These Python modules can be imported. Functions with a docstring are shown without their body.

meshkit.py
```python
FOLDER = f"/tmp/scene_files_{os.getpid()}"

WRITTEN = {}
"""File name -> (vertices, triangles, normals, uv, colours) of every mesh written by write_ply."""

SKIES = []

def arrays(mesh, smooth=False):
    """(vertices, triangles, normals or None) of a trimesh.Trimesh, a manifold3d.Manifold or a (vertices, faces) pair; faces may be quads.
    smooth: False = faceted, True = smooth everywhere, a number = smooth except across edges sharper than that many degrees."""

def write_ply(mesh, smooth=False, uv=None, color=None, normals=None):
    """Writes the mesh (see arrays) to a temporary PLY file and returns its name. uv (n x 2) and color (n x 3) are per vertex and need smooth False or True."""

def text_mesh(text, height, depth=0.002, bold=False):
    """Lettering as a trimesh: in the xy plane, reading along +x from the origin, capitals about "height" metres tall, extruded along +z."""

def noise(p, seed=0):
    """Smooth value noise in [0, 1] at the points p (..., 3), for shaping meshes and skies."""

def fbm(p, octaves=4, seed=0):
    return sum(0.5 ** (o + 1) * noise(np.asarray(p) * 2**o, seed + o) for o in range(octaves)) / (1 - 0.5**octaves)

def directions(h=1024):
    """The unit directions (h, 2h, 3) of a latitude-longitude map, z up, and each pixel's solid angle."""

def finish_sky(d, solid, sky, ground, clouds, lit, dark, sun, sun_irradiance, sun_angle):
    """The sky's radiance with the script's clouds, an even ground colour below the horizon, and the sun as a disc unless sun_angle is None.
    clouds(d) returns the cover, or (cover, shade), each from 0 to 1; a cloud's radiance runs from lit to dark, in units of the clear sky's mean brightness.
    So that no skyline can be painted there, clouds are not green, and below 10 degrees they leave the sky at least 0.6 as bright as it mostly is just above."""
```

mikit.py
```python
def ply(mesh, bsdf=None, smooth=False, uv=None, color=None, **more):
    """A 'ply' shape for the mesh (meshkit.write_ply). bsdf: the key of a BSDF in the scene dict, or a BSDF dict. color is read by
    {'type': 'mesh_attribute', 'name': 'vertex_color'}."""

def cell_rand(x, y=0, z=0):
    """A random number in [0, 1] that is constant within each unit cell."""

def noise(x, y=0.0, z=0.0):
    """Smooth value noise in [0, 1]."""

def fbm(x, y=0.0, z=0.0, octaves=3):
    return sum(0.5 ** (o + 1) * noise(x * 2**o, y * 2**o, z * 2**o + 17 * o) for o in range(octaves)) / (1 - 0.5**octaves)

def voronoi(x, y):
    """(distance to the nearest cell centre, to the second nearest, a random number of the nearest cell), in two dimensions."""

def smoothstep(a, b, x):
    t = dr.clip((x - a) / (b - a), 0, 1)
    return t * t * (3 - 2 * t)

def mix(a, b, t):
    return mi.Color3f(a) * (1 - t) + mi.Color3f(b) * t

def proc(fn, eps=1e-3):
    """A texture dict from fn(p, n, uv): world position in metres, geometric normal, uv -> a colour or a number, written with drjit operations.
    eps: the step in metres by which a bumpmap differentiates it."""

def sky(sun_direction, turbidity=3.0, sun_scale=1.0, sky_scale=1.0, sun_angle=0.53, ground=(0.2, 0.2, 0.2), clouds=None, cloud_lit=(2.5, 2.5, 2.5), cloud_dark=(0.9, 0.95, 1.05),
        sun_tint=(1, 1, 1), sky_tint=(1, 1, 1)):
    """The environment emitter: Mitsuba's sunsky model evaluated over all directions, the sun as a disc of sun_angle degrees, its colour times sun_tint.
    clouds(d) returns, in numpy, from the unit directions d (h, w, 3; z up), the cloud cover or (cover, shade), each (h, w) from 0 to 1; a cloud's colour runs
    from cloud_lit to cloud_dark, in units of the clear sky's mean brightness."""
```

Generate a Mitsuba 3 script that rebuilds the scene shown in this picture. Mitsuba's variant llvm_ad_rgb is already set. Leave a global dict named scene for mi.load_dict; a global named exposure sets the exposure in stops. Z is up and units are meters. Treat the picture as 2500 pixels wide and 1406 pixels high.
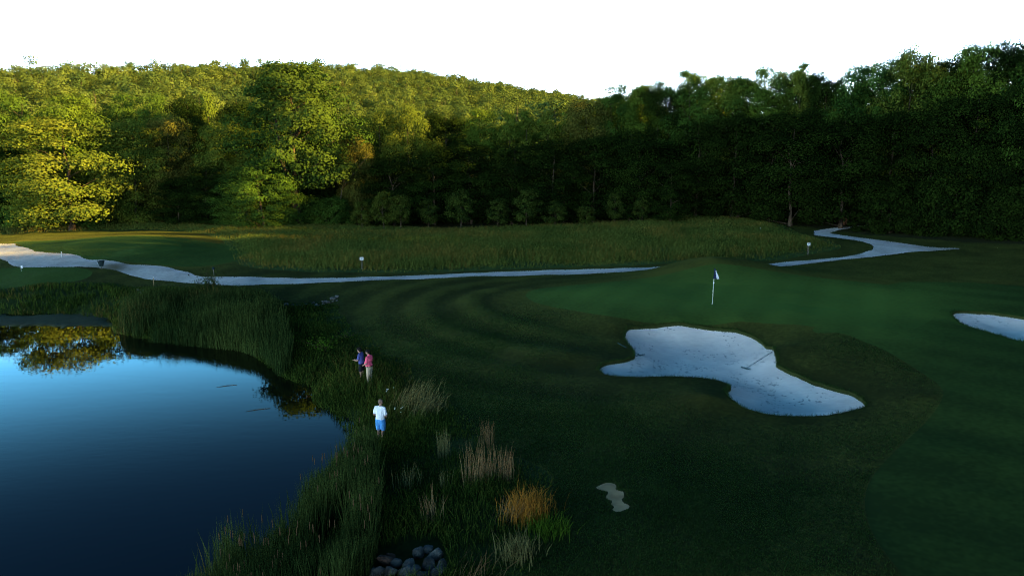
import math
import numpy as np, trimesh, shapely, manifold3d as m3
import drjit as dr, mitsuba as mi, mikit, meshkit
from mikit import proc, ply, noise, fbm, smoothstep, mix
from scipy.spatial import Delaunay, cKDTree
from scipy.interpolate import RBFInterpolator, LinearNDInterpolator

T = mi.ScalarTransform4f
scene, labels = {}, {}

# ------------------------------------------------------------------ camera, sky, exposure
CAM = np.array([0.0, 0.0, 11.5])
FPX, PITCH = 1785.0, math.radians(9.6)            # focal length in photo pixels (photo 2500 x 1406)
scene['camera'] = {'type': 'perspective', 'fov': 2 * math.degrees(math.atan(1250 / FPX)), 'fov_axis': 'x', 'near_clip': 0.3, 'far_clip': 5000.0,
                   'to_world': T().look_at(origin=CAM.tolist(), target=[0, math.cos(PITCH), 11.5 - math.sin(PITCH)], up=[0, 0, 1])}
SUN_AZ, SUN_EL = math.radians(80), math.radians(12.5)   # azimuth from straight behind the camera towards its right
SUN = [math.sin(SUN_AZ) * math.cos(SUN_EL), -math.cos(SUN_AZ) * math.cos(SUN_EL), math.sin(SUN_EL)]
def horizon_haze(d):
    """evening haze: pale all round the horizon, thinning upwards"""
    el = np.degrees(np.arcsin(np.clip(d[..., 2], -1, 1)))
    return 0.96 * np.exp(-(el / 12.6) ** 2.9) * (0.93 + 0.14 * (meshkit.fbm(d * [3, 3, 14], 3, 2) - 0.5)), np.clip((el - 5) / 8, 0, 1)
scene['sky'] = mikit.sky(SUN, turbidity=3.0, sun_scale=1.6, sky_scale=0.19, sun_tint=(0.92, 0.94, 0.62), sky_tint=(0.30, 0.70, 1.15), ground=(0.03, 0.05, 0.02),
                         clouds=horizon_haze, cloud_lit=(58.0, 70.0, 80.0), cloud_dark=(12.0, 50.0, 86.0))
exposure = 4.3

# ------------------------------------------------------------------ materials
def lin(*c): return {'type': 'rgb', 'value': list(c)}
def mat(key, tex, rough=0.95, spec=0.04, bump=None, height=0.01, eps=0.01):
    b = {'type': 'principled', 'base_color': tex if isinstance(tex, dict) else lin(*tex), 'roughness': rough, 'specular': spec}
    if bump is not None:
        b = {'type': 'bumpmap', 'arbitrary': proc(bump, eps), 'scale': height, 'bsdf': b}
    scene[key] = {'type': 'twosided', 'bsdf': b}
def leafmat(key, dark, light, alt, trans=0.5):
    def f(p, n, uv):
        t = fbm(p.x * 0.11, p.y * 0.11, p.z * 0.05, octaves=2)
        a = mix(dark, light, smoothstep(0.15, 0.95, uv.x * 0.6 + uv.y * 0.55))
        return mix(a, alt, smoothstep(0.45, 0.75, t) * 0.8)
    scene[key] = {'type': 'principledthin', 'base_color': proc(f), 'roughness': 0.6, 'diff_trans': trans, 'eta': 1.3}
leafmat('leaf_green', (.014, .038, .007), (.047, .090, .012), (.056, .094, .012), .22)
leafmat('leaf_gold', (.046, .072, .010), (.122, .142, .018), (.085, .125, .014), .25)
leafmat('leaf_olive', (.040, .046, .009), (.115, .105, .018), (.095, .105, .014), .25)
leafmat('leaf_oak', (.010, .028, .006), (.040, .074, .011), (.048, .074, .011), .2)
leafmat('leaf_lime', (.034, .062, .008), (.088, .130, .014), (.070, .110, .012), .25)
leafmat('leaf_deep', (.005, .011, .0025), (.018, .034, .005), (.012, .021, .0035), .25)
leafmat('leaf_hill', (.060, .088, .016), (.110, .138, .026), (.042, .074, .020), 0.25)
leafmat('leaf_sapling', (.014, .027, .006), (.042, .062, .010), (.054, .070, .010), .35)
def bladefn(dark, light, dry, amount):
    def f(p, n, uv):
        t = fbm(p.x * 0.35, p.y * 0.35, 3.0, octaves=2)
        c = mix(dark, light, dr.clip(uv.x * 0.7 + (t - 0.5) * 1.2 + 0.1, 0, 1))
        return mix(c, dry, smoothstep(1 - amount, 1.02 - amount * 0.5, uv.y * 0.5 + 0.5 * noise(p.x * .22 + 40, p.y * .22, 1.0)))
    return f
def blademat(key, *a):
    scene[key] = {'type': 'principledthin', 'base_color': proc(bladefn(*a)), 'roughness': 0.6, 'diff_trans': 0.6, 'eta': 1.3}
blademat('blade_reed', (.013, .029, .008), (.050, .074, .018), (.13, .10, .028), 0.2)
blademat('blade_bank', (.018, .038, .007), (.066, .098, .015), (.105, .085, .020), 0.32)
blademat('blade_meadow', (.060, .090, .017), (.120, .145, .028), (.215, .150, .030), 0.42)  # dry tone also paints in the yellow sunlit patches of the meadow
blademat('blade_rough', (.014, .036, .008), (.034, .072, .016), (.055, .068, .016), 0.15)
blademat('blade_straw', (.16, .095, .042), (.30, .19, .085), (.24, .115, .05), 0.4)
blademat('blade_orange_lit', (.20, .09, .014), (.36, .16, .025), (.28, .10, .015), 0.4)  # tan grass with an orange lit look put into the blade colour
blademat('blade_pale', (.10, .10, .035), (.22, .19, .075), (.20, .15, .05), 0.4)
blademat('leaf_weed', (.035, .085, .008), (.07, .13, .012), (.08, .11, .012), 0.3)

def grassfn(dark, light, fleck, scale=1.0, amp=1.0):
    def f(p, n, uv):
        a = fbm(p.x * 0.55 * scale, p.y * 0.55 * scale, 0.0, octaves=4)
        b = fbm(p.x * 7.0, p.y * 7.0, 5.0, octaves=3)
        c = mix(dark, light, dr.clip(uv.x + ((a - 0.5) * 0.9 + (b - 0.5) * 0.95) * amp, 0, 1))
        return mix(c, fleck, smoothstep(0.66, 0.86, a * 0.6 + b * 0.4) * 0.6 * amp + uv.y * 0.6)
    return f
def grassbump(p, n, uv): return fbm(p.x * 9, p.y * 9, p.z * 9, octaves=3)
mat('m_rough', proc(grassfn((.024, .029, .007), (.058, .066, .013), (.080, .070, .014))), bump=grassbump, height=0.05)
mat('m_fairway', proc(grassfn((.018, .034, .008), (.034, .058, .012), (.046, .064, .012), 0.6)), bump=grassbump, height=0.012)
turf = grassfn((.018, .034, .008), (.068, .126, .023), (.050, .080, .014), 0.45, 0.32)
mat('m_turf', proc(turf), bump=grassbump, height=0.008)
mat('m_green', proc(grassfn((.044, .098, .018), (.060, .122, .023), (.066, .116, .020), 0.35)), bump=grassbump, height=0.004)
mat('m_meadow', proc(grassfn((.026, .050, .013), (.044, .068, .020), (.06, .065, .022))), bump=grassbump, height=0.06)
mat('m_bank', proc(grassfn((.014, .026, .007), (.034, .054, .012), (.050, .040, .014))), bump=grassbump, height=0.08)
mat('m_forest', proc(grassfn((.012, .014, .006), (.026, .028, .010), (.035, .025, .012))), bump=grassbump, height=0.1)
mat('m_mud', proc(grassfn((.030, .036, .018), (.046, .054, .026), (.038, .042, .024), 2.0)), rough=0.8, spec=0.1)
mat('m_bed', (.012, .016, .012))
def sandfn(p, n, uv):
    a = fbm(p.x * 0.7, p.y * 0.7, 0.0, octaves=4)
    s = fbm(p.x * 5.0 + 3 * fbm(p.x * .5, p.y * .5), p.y * 14.0, 2.0, octaves=3)
    d = smoothstep(0.74, 0.84, noise(p.x * 9.5, p.y * 8, 9.0)) * smoothstep(0.50, 0.62, fbm(p.x * .8, p.y * .8, 4.0))
    c = mix((.58, .53, .48), (.80, .74, .66), dr.clip(0.5 + (a - .5) * 1.1 + (s - .5) * .6, 0, 1))
    return mix(c, (.20, .19, .17), dr.clip(d * 0.7 + uv.y, 0, 0.9))
def sandbump(p, n, uv): return fbm(p.x * 4, p.y * 11, 0.0, octaves=3) + 0.5 * fbm(p.x * 1.3, p.y * 1.3, 7.0, octaves=2)
mat('m_sand', proc(sandfn), bump=sandbump, height=0.05)
def pathfn(p, n, uv):
    a = fbm(p.x * 0.5, p.y * 0.5, 1.0, octaves=4)
    b = fbm(p.x * 4, p.y * 4, 3.0, octaves=2)
    c = mix((.28, .275, .26), (.46, .45, .42), dr.clip(.5 + (a - .5) * 1.3 + (b - .5) * .7, 0, 1))
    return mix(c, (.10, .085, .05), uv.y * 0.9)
mat('m_path', proc(pathfn), bump=grassbump, height=0.02)
def dirtfn(p, n, uv):
    return mix((.20, .135, .07), (.46, .32, .17), fbm(p.x * 3, p.y * 3, 0.0, octaves=3))
mat('m_dirt', proc(dirtfn), bump=grassbump, height=0.006)
def barkfn(p, n, uv):
    a = fbm(p.x * 5, p.y * 5, p.z * 1.2, octaves=3)
    return mix((.022, .016, .011), (.10, .068, .042), smoothstep(.25, .75, a))
def barkbump(p, n, uv): return fbm(p.x * 9, p.y * 9, p.z * 2, octaves=3)
mat('m_bark', proc(barkfn), bump=barkbump, height=0.06)
mat('m_palebark', proc(lambda p, n, uv: mix((.22, .18, .13), (.42, .37, .29), fbm(p.x * 4, p.y * 4, p.z * 6, octaves=2))))
def rockfn(p, n, uv):
    a = fbm(p.x * 3, p.y * 3, p.z * 3, octaves=4)
    return mix((.07, .062, .052), (.20, .18, .15), smoothstep(.25, .8, a)) * (0.6 + 0.7 * noise(p.x * .9, p.y * .9, p.z))
def rockbump(p, n, uv): return fbm(p.x * 6, p.y * 6, p.z * 6, octaves=4)
mat('m_rock', proc(rockfn), bump=rockbump, height=0.06, rough=0.8)
mat('m_rustrock', proc(lambda p, n, uv: mix((.08, .045, .03), (.17, .10, .07), fbm(p.x * 4, p.y * 4, p.z * 4, octaves=3))), bump=rockbump, height=0.06)
def ripple(p, n, uv):
    return 0.7 * fbm(p.x * 0.7, p.y * 2.2, 0.0, octaves=2) + 0.3 * noise(p.x * 3, p.y * 7, 4.0)
scene['m_water'] = {'type': 'bumpmap', 'arbitrary': proc(ripple, 0.02), 'scale': 0.0008,
                    'bsdf': {'type': 'plastic', 'diffuse_reflectance': lin(.0015, .003, .004), 'int_ior': 1.333, 'nonlinear': True}}
for k, c, r in (('m_white_cotton', (.78, .79, .80), .9), ('m_blue_cloth', (.09, .32, .66), .85), ('m_pink_cloth', (.86, .12, .20), .85), ('m_khaki', (.44, .33, .22), .9),
                ('m_navy_cloth', (.075, .085, .25), .9), ('m_black_cloth', (.012, .012, .015), .9), ('m_skin', (.36, .20, .14), .6), ('m_hair', (.014, .011, .010), .6),
                ('m_cropped', (.20, .125, .09), .8), ('m_leather', (.05, .03, .02), .5), ('m_shoe', (.30, .29, .27), .6), ('m_pole', (.50, .53, .43), .35), ('m_flagwhite', (.75, .76, .78), .8),
                ('m_flagnavy', (.02, .03, .07), .8), ('m_signwhite', (.62, .63, .60), .5), ('m_signgrey', (.30, .31, .30), .5), ('m_post', (.10, .09, .07), .8), ('m_bin', (.016, .030, .032), .5),
                ('m_rake', (.03, .07, .08), .5), ('m_stake', (.30, .20, .10), .8), ('m_petal', (.75, .75, .68), .8), ('m_eye', (.02, .015, .012), .3), ('m_catkin', (.09, .05, .025), .9)):
    mat(k, c, r)

# ------------------------------------------------------------------ helpers
def ray(px, py):
    u, v = (px - 1250) / FPX, (703 - py) / FPX
    return np.array([u, math.cos(PITCH) + math.sin(PITCH) * v, -math.sin(PITCH) + math.cos(PITCH) * v])
def gp(px, py, z):
    """the point at level z seen in that direction: turns the survey sheet of outlines into metres"""
    d = ray(px, py)
    return (CAM + d * (z - CAM[2]) / d[2])[:2]
def poly(pts, z): return np.array([gp(px, py, (z if len(p) == 0 else p[0])) for px, py, *p in pts])
def curve(P, n=6, closed=True):
    """Catmull-Rom through the points"""
    P = np.asarray(P, float)
    out = []
    N = len(P)
    for i in range(N if closed else N - 1):
        g = (lambda k: P[k % N]) if closed else (lambda k: P[min(max(k, 0), N - 1)])
        a, b, c, d = g(i - 1), g(i), g(i + 1), g(i + 2)
        for t in np.arange(n) / n:
            out.append(0.5 * (2 * b + (c - a) * t + (2 * a - 5 * b + 4 * c - d) * t * t + (3 * b - a - 3 * c + d) * t ** 3))
    if not closed: out.append(P[-1])
    return np.array(out)
def spoly(P):
    s = shapely.Polygon(P)
    return s if s.is_valid else s.buffer(0)
def tag(key, label=None, cat=None, group=None, kind=None):
    labels[key] = {k: v for k, v in (('label', label), ('category', cat), ('group', group), ('kind', kind)) if v}
COUNT = {}
def numbered(name):
    n = COUNT.get(name, 0); COUNT[name] = n + 1
    return name if n == 0 else f'{name}_{n:03d}'
def tube(points, radii, sides=6, cap=True):
    p = np.asarray(points, float)
    t = np.gradient(p, axis=0); t /= np.linalg.norm(t, axis=1, keepdims=True) + 1e-12
    ref = np.array([1.0, 0, 0]) if abs(t[:, 2]).mean() > 0.6 else np.array([0, 0, 1.0])
    a = np.cross(t, ref); a /= np.linalg.norm(a, axis=1, keepdims=True) + 1e-12
    b = np.cross(t, a); ang = np.arange(sides) * 2 * np.pi / sides
    r = np.broadcast_to(radii, (len(p),))
    v = p[:, None] + r[:, None, None] * (np.cos(ang)[None, :, None] * a[:, None] + np.sin(ang)[None, :, None] * b[:, None])
    i, j = np.meshgrid(np.arange(len(p) - 1), np.arange(sides), indexing='ij')
    q = np.stack([i * sides + j, i * sides + (j + 1) % sides, (i + 1) * sides + (j + 1) % sides, (i + 1) * sides + j], -1).reshape(-1, 4)
    v = v.reshape(-1, 3); f = np.vstack([q[:, [0, 1, 2]], q[:, [0, 2, 3]]])
    if cap:
        n = len(v); v = np.vstack([v, p[:1], p[-1:]]); k = np.arange(sides); e = (len(p) - 1) * sides
        f = np.vstack([f, np.stack([k * 0 + n, (k + 1) % sides, k], 1), np.stack([k * 0 + n + 1, e + k, e + (k + 1) % sides], 1)])
    return v, f
def join(parts):
    vs, fs, at = [], [], 0
    for v, f in parts:
        vs.append(v); fs.append(np.asarray(f) + at); at += len(v)
    return np.vstack(vs), np.vstack(fs)

# ------------------------------------------------------------------ the lie of the land
POND = curve([*poly([(-900, 790), (-400, 768), (0, 766), (150, 766), (285, 778), (300, 805), (360, 822), (450, 832), (560, 842), (640, 862), (690, 900), (740, 925), (785, 945), (795, 985), (850, 1018), (884, 1050),
                     (882, 1090), (840, 1150), (790, 1230), (700, 1330), (660, 1430), (640, 1650)], 0), (-5.5, 8), (-14, 2), (-40, 4), (-60, 20)], 5)
PATH = curve(poly([(-500, 560, 2.0), (-150, 590, 2.0), (0, 600, 2.0), (40, 603, 1.95), (90, 622, 1.9), (165, 628, 1.9), (250, 640, 1.8), (330, 648, 1.8), (430, 655, 1.8), (475, 668, 1.8), (540, 673, 1.8), (620, 676, 1.8), (760, 677, 1.8), (900, 676, 1.8),
                   (1050, 672, 1.85), (1200, 666, 1.9), (1400, 660, 2.0), (1520, 656, 2.1), (1660, 652, 2.2), (1750, 651, 2.2), (1830, 648, 2.3), (1910, 642, 2.4), (2000, 634, 2.5), (2080, 624, 2.6), (2125, 612, 2.6), (2130, 601, 2.7),
                   (2090, 590, 2.8), (2040, 582, 2.9), (1995, 574, 3.0), (1985, 567, 3.0), (2020, 560, 3.0), (2100, 552, 3.0), (2130, 546, 3.0), (2150, 549, 3.0), (2060, 562, 3.0), (2030, 569, 3.0), (2085, 580, 2.9), (2180, 593, 2.8), (2270, 604, 2.8), (2340, 607.5, 2.8), (2290, 610, 2.8), (2210, 617, 2.7), (2150, 626, 2.6), (2060, 636, 2.5), (1950, 648, 2.4), (1850, 655, 2.3), (1750, 660, 2.2), (1650, 662, 2.2), (1550, 667, 2.1), (1400, 670, 2.0),
                   (1150, 677, 1.85), (950, 683, 1.8), (780, 686, 1.8), (640, 688, 1.8), (540, 687, 1.8), (440, 680, 1.8), (330, 667, 1.8), (250, 655, 1.8), (120, 647, 1.85), (35, 645, 1.9), (0, 633, 1.9), (-60, 615, 2.0), (-200, 612, 2.0), (-500, 590, 2.0)], 2), 4)
BUNKER = curve(poly([(1528, 820), (1545, 812), (1600, 809), (1700, 812), (1780, 818), (1830, 830), (1870, 848), (1888, 862), (1892, 880), (1905, 900), (1960, 920), (2030, 945), (2080, 962), (2108, 978), (2113, 990), (2090, 1003),
                     (2040, 1011), (1960, 1014), (1880, 1010), (1820, 998), (1785, 982), (1772, 965), (1777, 954), (1785, 945), (1775, 935), (1740, 926), (1680, 921), (1600, 922), (1530, 921), (1490, 914), (1468, 903), (1466, 895),
                     (1480, 887), (1520, 880), (1545, 870), (1549, 860), (1540, 845), (1527, 830)], 1.65), 5)
BUNKER2 = curve(poly([(2326, 772), (2345, 767), (2400, 769), (2460, 776), (2540, 788), (2620, 805), (2650, 828), (2570, 842), (2500, 836), (2430, 818), (2370, 800), (2335, 785)], 2.3), 5)
GREEN = curve(poly([(1285, 708), (1340, 696), (1450, 688), (1600, 681), (1750, 678), (1900, 680), (2050, 688), (2160, 698), (2260, 712), (2300, 740), (2270, 780), (2190, 815), (2110, 818), (2000, 797), (1900, 785), (1800, 777), (1650, 773), (1500, 765), (1400, 748), (1310, 728)], 2.55), 6)
FAIRWAY = curve([*poly([(2160, 700, 2.55), (2300, 690, 2.6), (2500, 695, 2.7), (2800, 720, 2.8), (3300, 900, 2.6), (3600, 1500, 2.2), (2900, 1900, 2.0), (2350, 1650, 1.95), (2230, 1450, 1.95), (2140, 1320, 1.95), (2112, 1225, 1.95), (2135, 1150, 2.0), (2210, 1070, 2.1), (2290, 990, 2.2),
                        (2300, 945, 2.3), (2250, 900, 2.4), (2160, 850, 2.45), (2060, 812, 2.5), (1990, 792, 2.55)], 2.5)], 5)
FAIRWAY_L = curve(poly([(40, 592, 2.2), (150, 581, 2.8), (250, 574, 3.1), (400, 578, 3.0), (490, 591, 2.6), (560, 603, 2.3), (600, 620, 2.2), (560, 640, 2.0), (460, 650, 1.9), (330, 643, 1.9), (250, 637, 1.9), (165, 626, 1.95), (90, 619, 2.0), (50, 603, 2.0)], 2), 5)
GREEN_L = curve(poly([(150, 592), (200, 580), (300, 576), (400, 580), (445, 588), (430, 596), (330, 604), (220, 606)], 3.1), 6)
GREEN_N = curve(poly([(-200, 652), (0, 650), (130, 650), (205, 656), (225, 664), (190, 674), (80, 680), (-100, 684), (-260, 676)], 1.75), 6)
DIRT = curve(poly([(1455, 1184), (1490, 1180), (1505, 1192), (1525, 1205), (1522, 1220), (1533, 1240), (1508, 1250), (1492, 1232), (1482, 1215), (1484, 1200), (1465, 1192)], 1.6), 4)
MUD = curve(poly([(-300, 770), (0, 768), (150, 766), (270, 772), (285, 782), (280, 796), (150, 800), (40, 797), (-100, 800), (-300, 795)], 0.0), 5)
MEADOW = curve(poly([(-420, 566, 2), (-50, 574, 2.1), (110, 566, 2.2), (300, 561, 2.4), (420, 566, 2.4), (520, 584, 2.4), (560, 612, 2.3), (600, 645, 2.1), (700, 658, 2.0), (900, 661, 2.0), (1100, 658, 2.1), (1400, 649, 2.2), (1600, 640, 2.5), (1750, 632, 2.8), (1900, 626, 2.8), (2000, 615, 2.8),
                     (2050, 600, 2.9), (2020, 585, 3), (1960, 570, 3.2), (1930, 555, 3.4), (1900, 543, 3.6), (1800, 533, 3.6), (1650, 537, 3.2), (1400, 556, 2.6), (1000, 560, 2.3), (600, 553, 2.2), (300, 550, 2.1), (0, 553, 2.0), (-420, 553, 2.0)], 2), 4)
BANK = curve([*poly([(-900, 720, .8), (-400, 705, .8), (0, 702, .9), (230, 700, .9), (420, 706, 1.1), (560, 708, 1.2), (640, 712, 1.2), (690, 735, 1.2), (800, 745, 1.2), (840, 780, 1.0), (930, 850, .9), (990, 890, 1.0), (1080, 980, 1.1), (1190, 1050, 1.3), (1290, 1120, 1.4), (1345, 1210, 1.45), (1355, 1290, 1.5), (1310, 1400, 1.5),
                     (1250, 1560, 1.5)], 1), (2, 6), (-6, -4), (-40, -6), (-75, 20), (-75, 50)], 5)
S = {k: spoly(v) for k, v in dict(pond=POND, path=PATH, bunker=BUNKER, bunker2=BUNKER2, green=GREEN, fairway=FAIRWAY, fairway_l=FAIRWAY_L, green_l=GREEN_L, green_n=GREEN_N, dirt=DIRT, mud=MUD, meadow=MEADOW, bank=BANK).items()}
CTRL = [(0, 690, 1.0), (885, 1060, .3), (930, 1080, .55), (880, 940, .6), (700, 900, .3), (600, 845, .3), (300, 800, .25), (0, 765, .25), (-400, 765, .25), (-900, 800, .3), (1000, 1406, 1.0), (1300, 1406, 1.45), (1300, 1200, 1.4), (1180, 1050, 1.2), (1100, 900, 1.3),
        (1000, 800, 1.4), (900, 720, 1.6), (600, 705, 1.4), (350, 700, 1.2), (100, 670, 1.6), (1600, 1406, 1.7), (1500, 1200, 1.6), (1700, 1100, 1.65), (2000, 1200, 1.8), (2100, 1406, 1.95), (2500, 1406, 2.1), (2300, 1100, 2.1), (2450, 950, 2.4), (2700, 900, 2.5), (2900, 1300, 2.2),
        (1480, 897, 1.65), (1600, 815, 1.65), (1750, 820, 1.65), (1860, 850, 1.65), (1700, 870, 1.5), (1900, 960, 1.5), (1980, 930, 1.65), (2110, 985, 1.7), (2000, 1012, 1.65), (1650, 922, 1.65), (1720, 960, 2.05), (1640, 965, 1.75), (1800, 1020, 1.6), (1400, 900, 1.45), (1440, 820, 1.75), (1500, 790, 2.2),
        (1380, 860, 1.85), (1300, 710, 2.35), (1500, 700, 2.55), (1740, 742, 2.6), (1740, 695, 2.65), (2000, 700, 2.6), (2200, 740, 2.55), (1500, 762, 2.45), (1800, 776, 2.5), (1650, 772, 2.48), (1950, 800, 2.45), (2120, 835, 2.4), (2200, 880, 2.35), (2150, 930, 2.0), (2240, 960, 2.25), (2300, 760, 2.55), (2300, 860, 2.45),
        (2030, 880, 2.1), (1930, 840, 2.25), (2450, 800, 2.25), (2360, 745, 2.6), (2480, 745, 2.7), (1740, 646, 3.5), (1670, 651, 3.05), (1820, 648, 3.1), (1740, 655, 3.3), (1690, 654, 3.1), (1790, 653, 3.1), (1560, 673, 2.3), (1950, 660, 2.5), (600, 682, 1.8), (1000, 678, 1.8), (1400, 665, 2.0), (1600, 660, 2.2), (1200, 700, 1.9), (1100, 760, 1.75), (1220, 780, 1.8), (1150, 830, 1.5),
        (1850, 650, 2.3), (2100, 620, 2.6), (2250, 608, 2.8), (2500, 609, 2.8), (2020, 567, 3.0), (2300, 650, 2.6), (200, 640, 1.85), (0, 615, 2.0), (-300, 590, 2.0), (900, 620, 2.1), (1300, 610, 2.4), (1000, 568, 2.3), (1300, 562, 2.6), (1660, 538, 3.3), (1800, 534, 3.6), (1900, 545, 3.5), (1700, 600, 2.9), (1900, 600, 3.0), (500, 620, 2.2),
        (300, 577, 3.15), (400, 583, 3.0), (200, 588, 3.0), (130, 600, 2.5), (330, 606, 2.8), (480, 596, 2.6), (560, 605, 2.3), (280, 622, 2.2), (600, 560, 2.2), (100, 558, 2.0), (-300, 558, 2.0), (2120, 550, 3.0), (2300, 588, 3.0), (2500, 598, 3.1), (2700, 605, 3.2)]
CX = np.array([gp(a, b, z) for a, b, z in CTRL]); CZ = np.array([z for *_, z in CTRL])
XTRA = np.array([(-5, 12, .5), (3, 8, 1.3), (20, 5, 1.8), (50, 10, 2.2), (-60, -20, 1.5), (0, -40, 1.5), (60, -40, 3), (-120, 60, 1.5), (-110, 120, 2.0), (-60, 135, 2.2), (0, 140, 2.8), (60, 130, 3.4), (100, 80, 4), (100, 20, 4), (80, 60, 3.4)], float)
RBF = RBFInterpolator(np.vstack([CX, XTRA[:, :2]]), np.concatenate([CZ, XTRA[:, 2]]), kernel='linear', smoothing=0.15, neighbors=24)
RPX = np.array([-1200, -300, 0, 200, 400, 480, 650, 870, 1000, 1150, 1300, 1400, 1600, 2000, 2600, 3400.0])
RPY = np.array([150, 146, 150, 156, 160, 157, 154, 164, 175, 195, 221, 238, 280, 330, 350, 360.0])
RDIST = np.interp(RPX, [-1200, 0, 700, 1400, 2500], [420, 440, 560, 760, 760])
RA = np.array([math.atan2(*ray(a, b)[:2]) for a, b in zip(RPX, RPY)])
RZ = np.array([11.5 + D * ray(a, b)[2] / math.hypot(*ray(a, b)[:2]) - 16.5 for a, b, D in zip(RPX, RPY, RDIST)])
def sm(a, b, x):
    t = np.clip((x - a) / (b - a), 0, 1); return t * t * (3 - 2 * t)
def vnoise(x, y, s, o=3, seed=0): return meshkit.fbm(np.stack([x * s, y * s, 0 * x + seed * 7.3], -1), o, seed) - 0.5
def land(x, y):
    """height of the ground, metres above the pond's surface"""
    x, y = np.asarray(x, float), np.asarray(y, float)
    r, a = np.hypot(x, y), np.arctan2(x, y)
    near = (r < 190)
    z = np.full(x.shape, 2.6)
    z[near] = RBF(np.stack([x[near], y[near]], -1))
    z = z * (1 - sm(120, 185, r)) + 2.6 * sm(120, 185, r)
    z += vnoise(x, y, 0.12, 3, 1) * 0.22 + vnoise(x, y, 0.45, 2, 2) * 0.06
    R, Z = np.interp(a, RA, RDIST), np.interp(a, RA, RZ)
    t = np.clip((r - 190) / (R - 190), 0, None)
    hill = (Z - 2.6) * np.where(t < 1, 0.35 * t + 0.65 * sm(0, 1, t), np.maximum(1.0 - 0.25 * (t - 1) ** 2, 0.2))
    hill *= 1 + 0.10 * vnoise(x, y, 0.006, 3, 5) * 2 * np.clip(t * 3, 0, 1) * (1 - np.clip(t, 0, 1) * 0.7)
    z = z + np.where((np.abs(a) < 1.35) & (t > 0), hill, 0)
    z = z + 0.10 * np.clip(x - 66, 0, 120) * (1 - sm(125, 190, y))       # the wooded rise on the right
    return z

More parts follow.
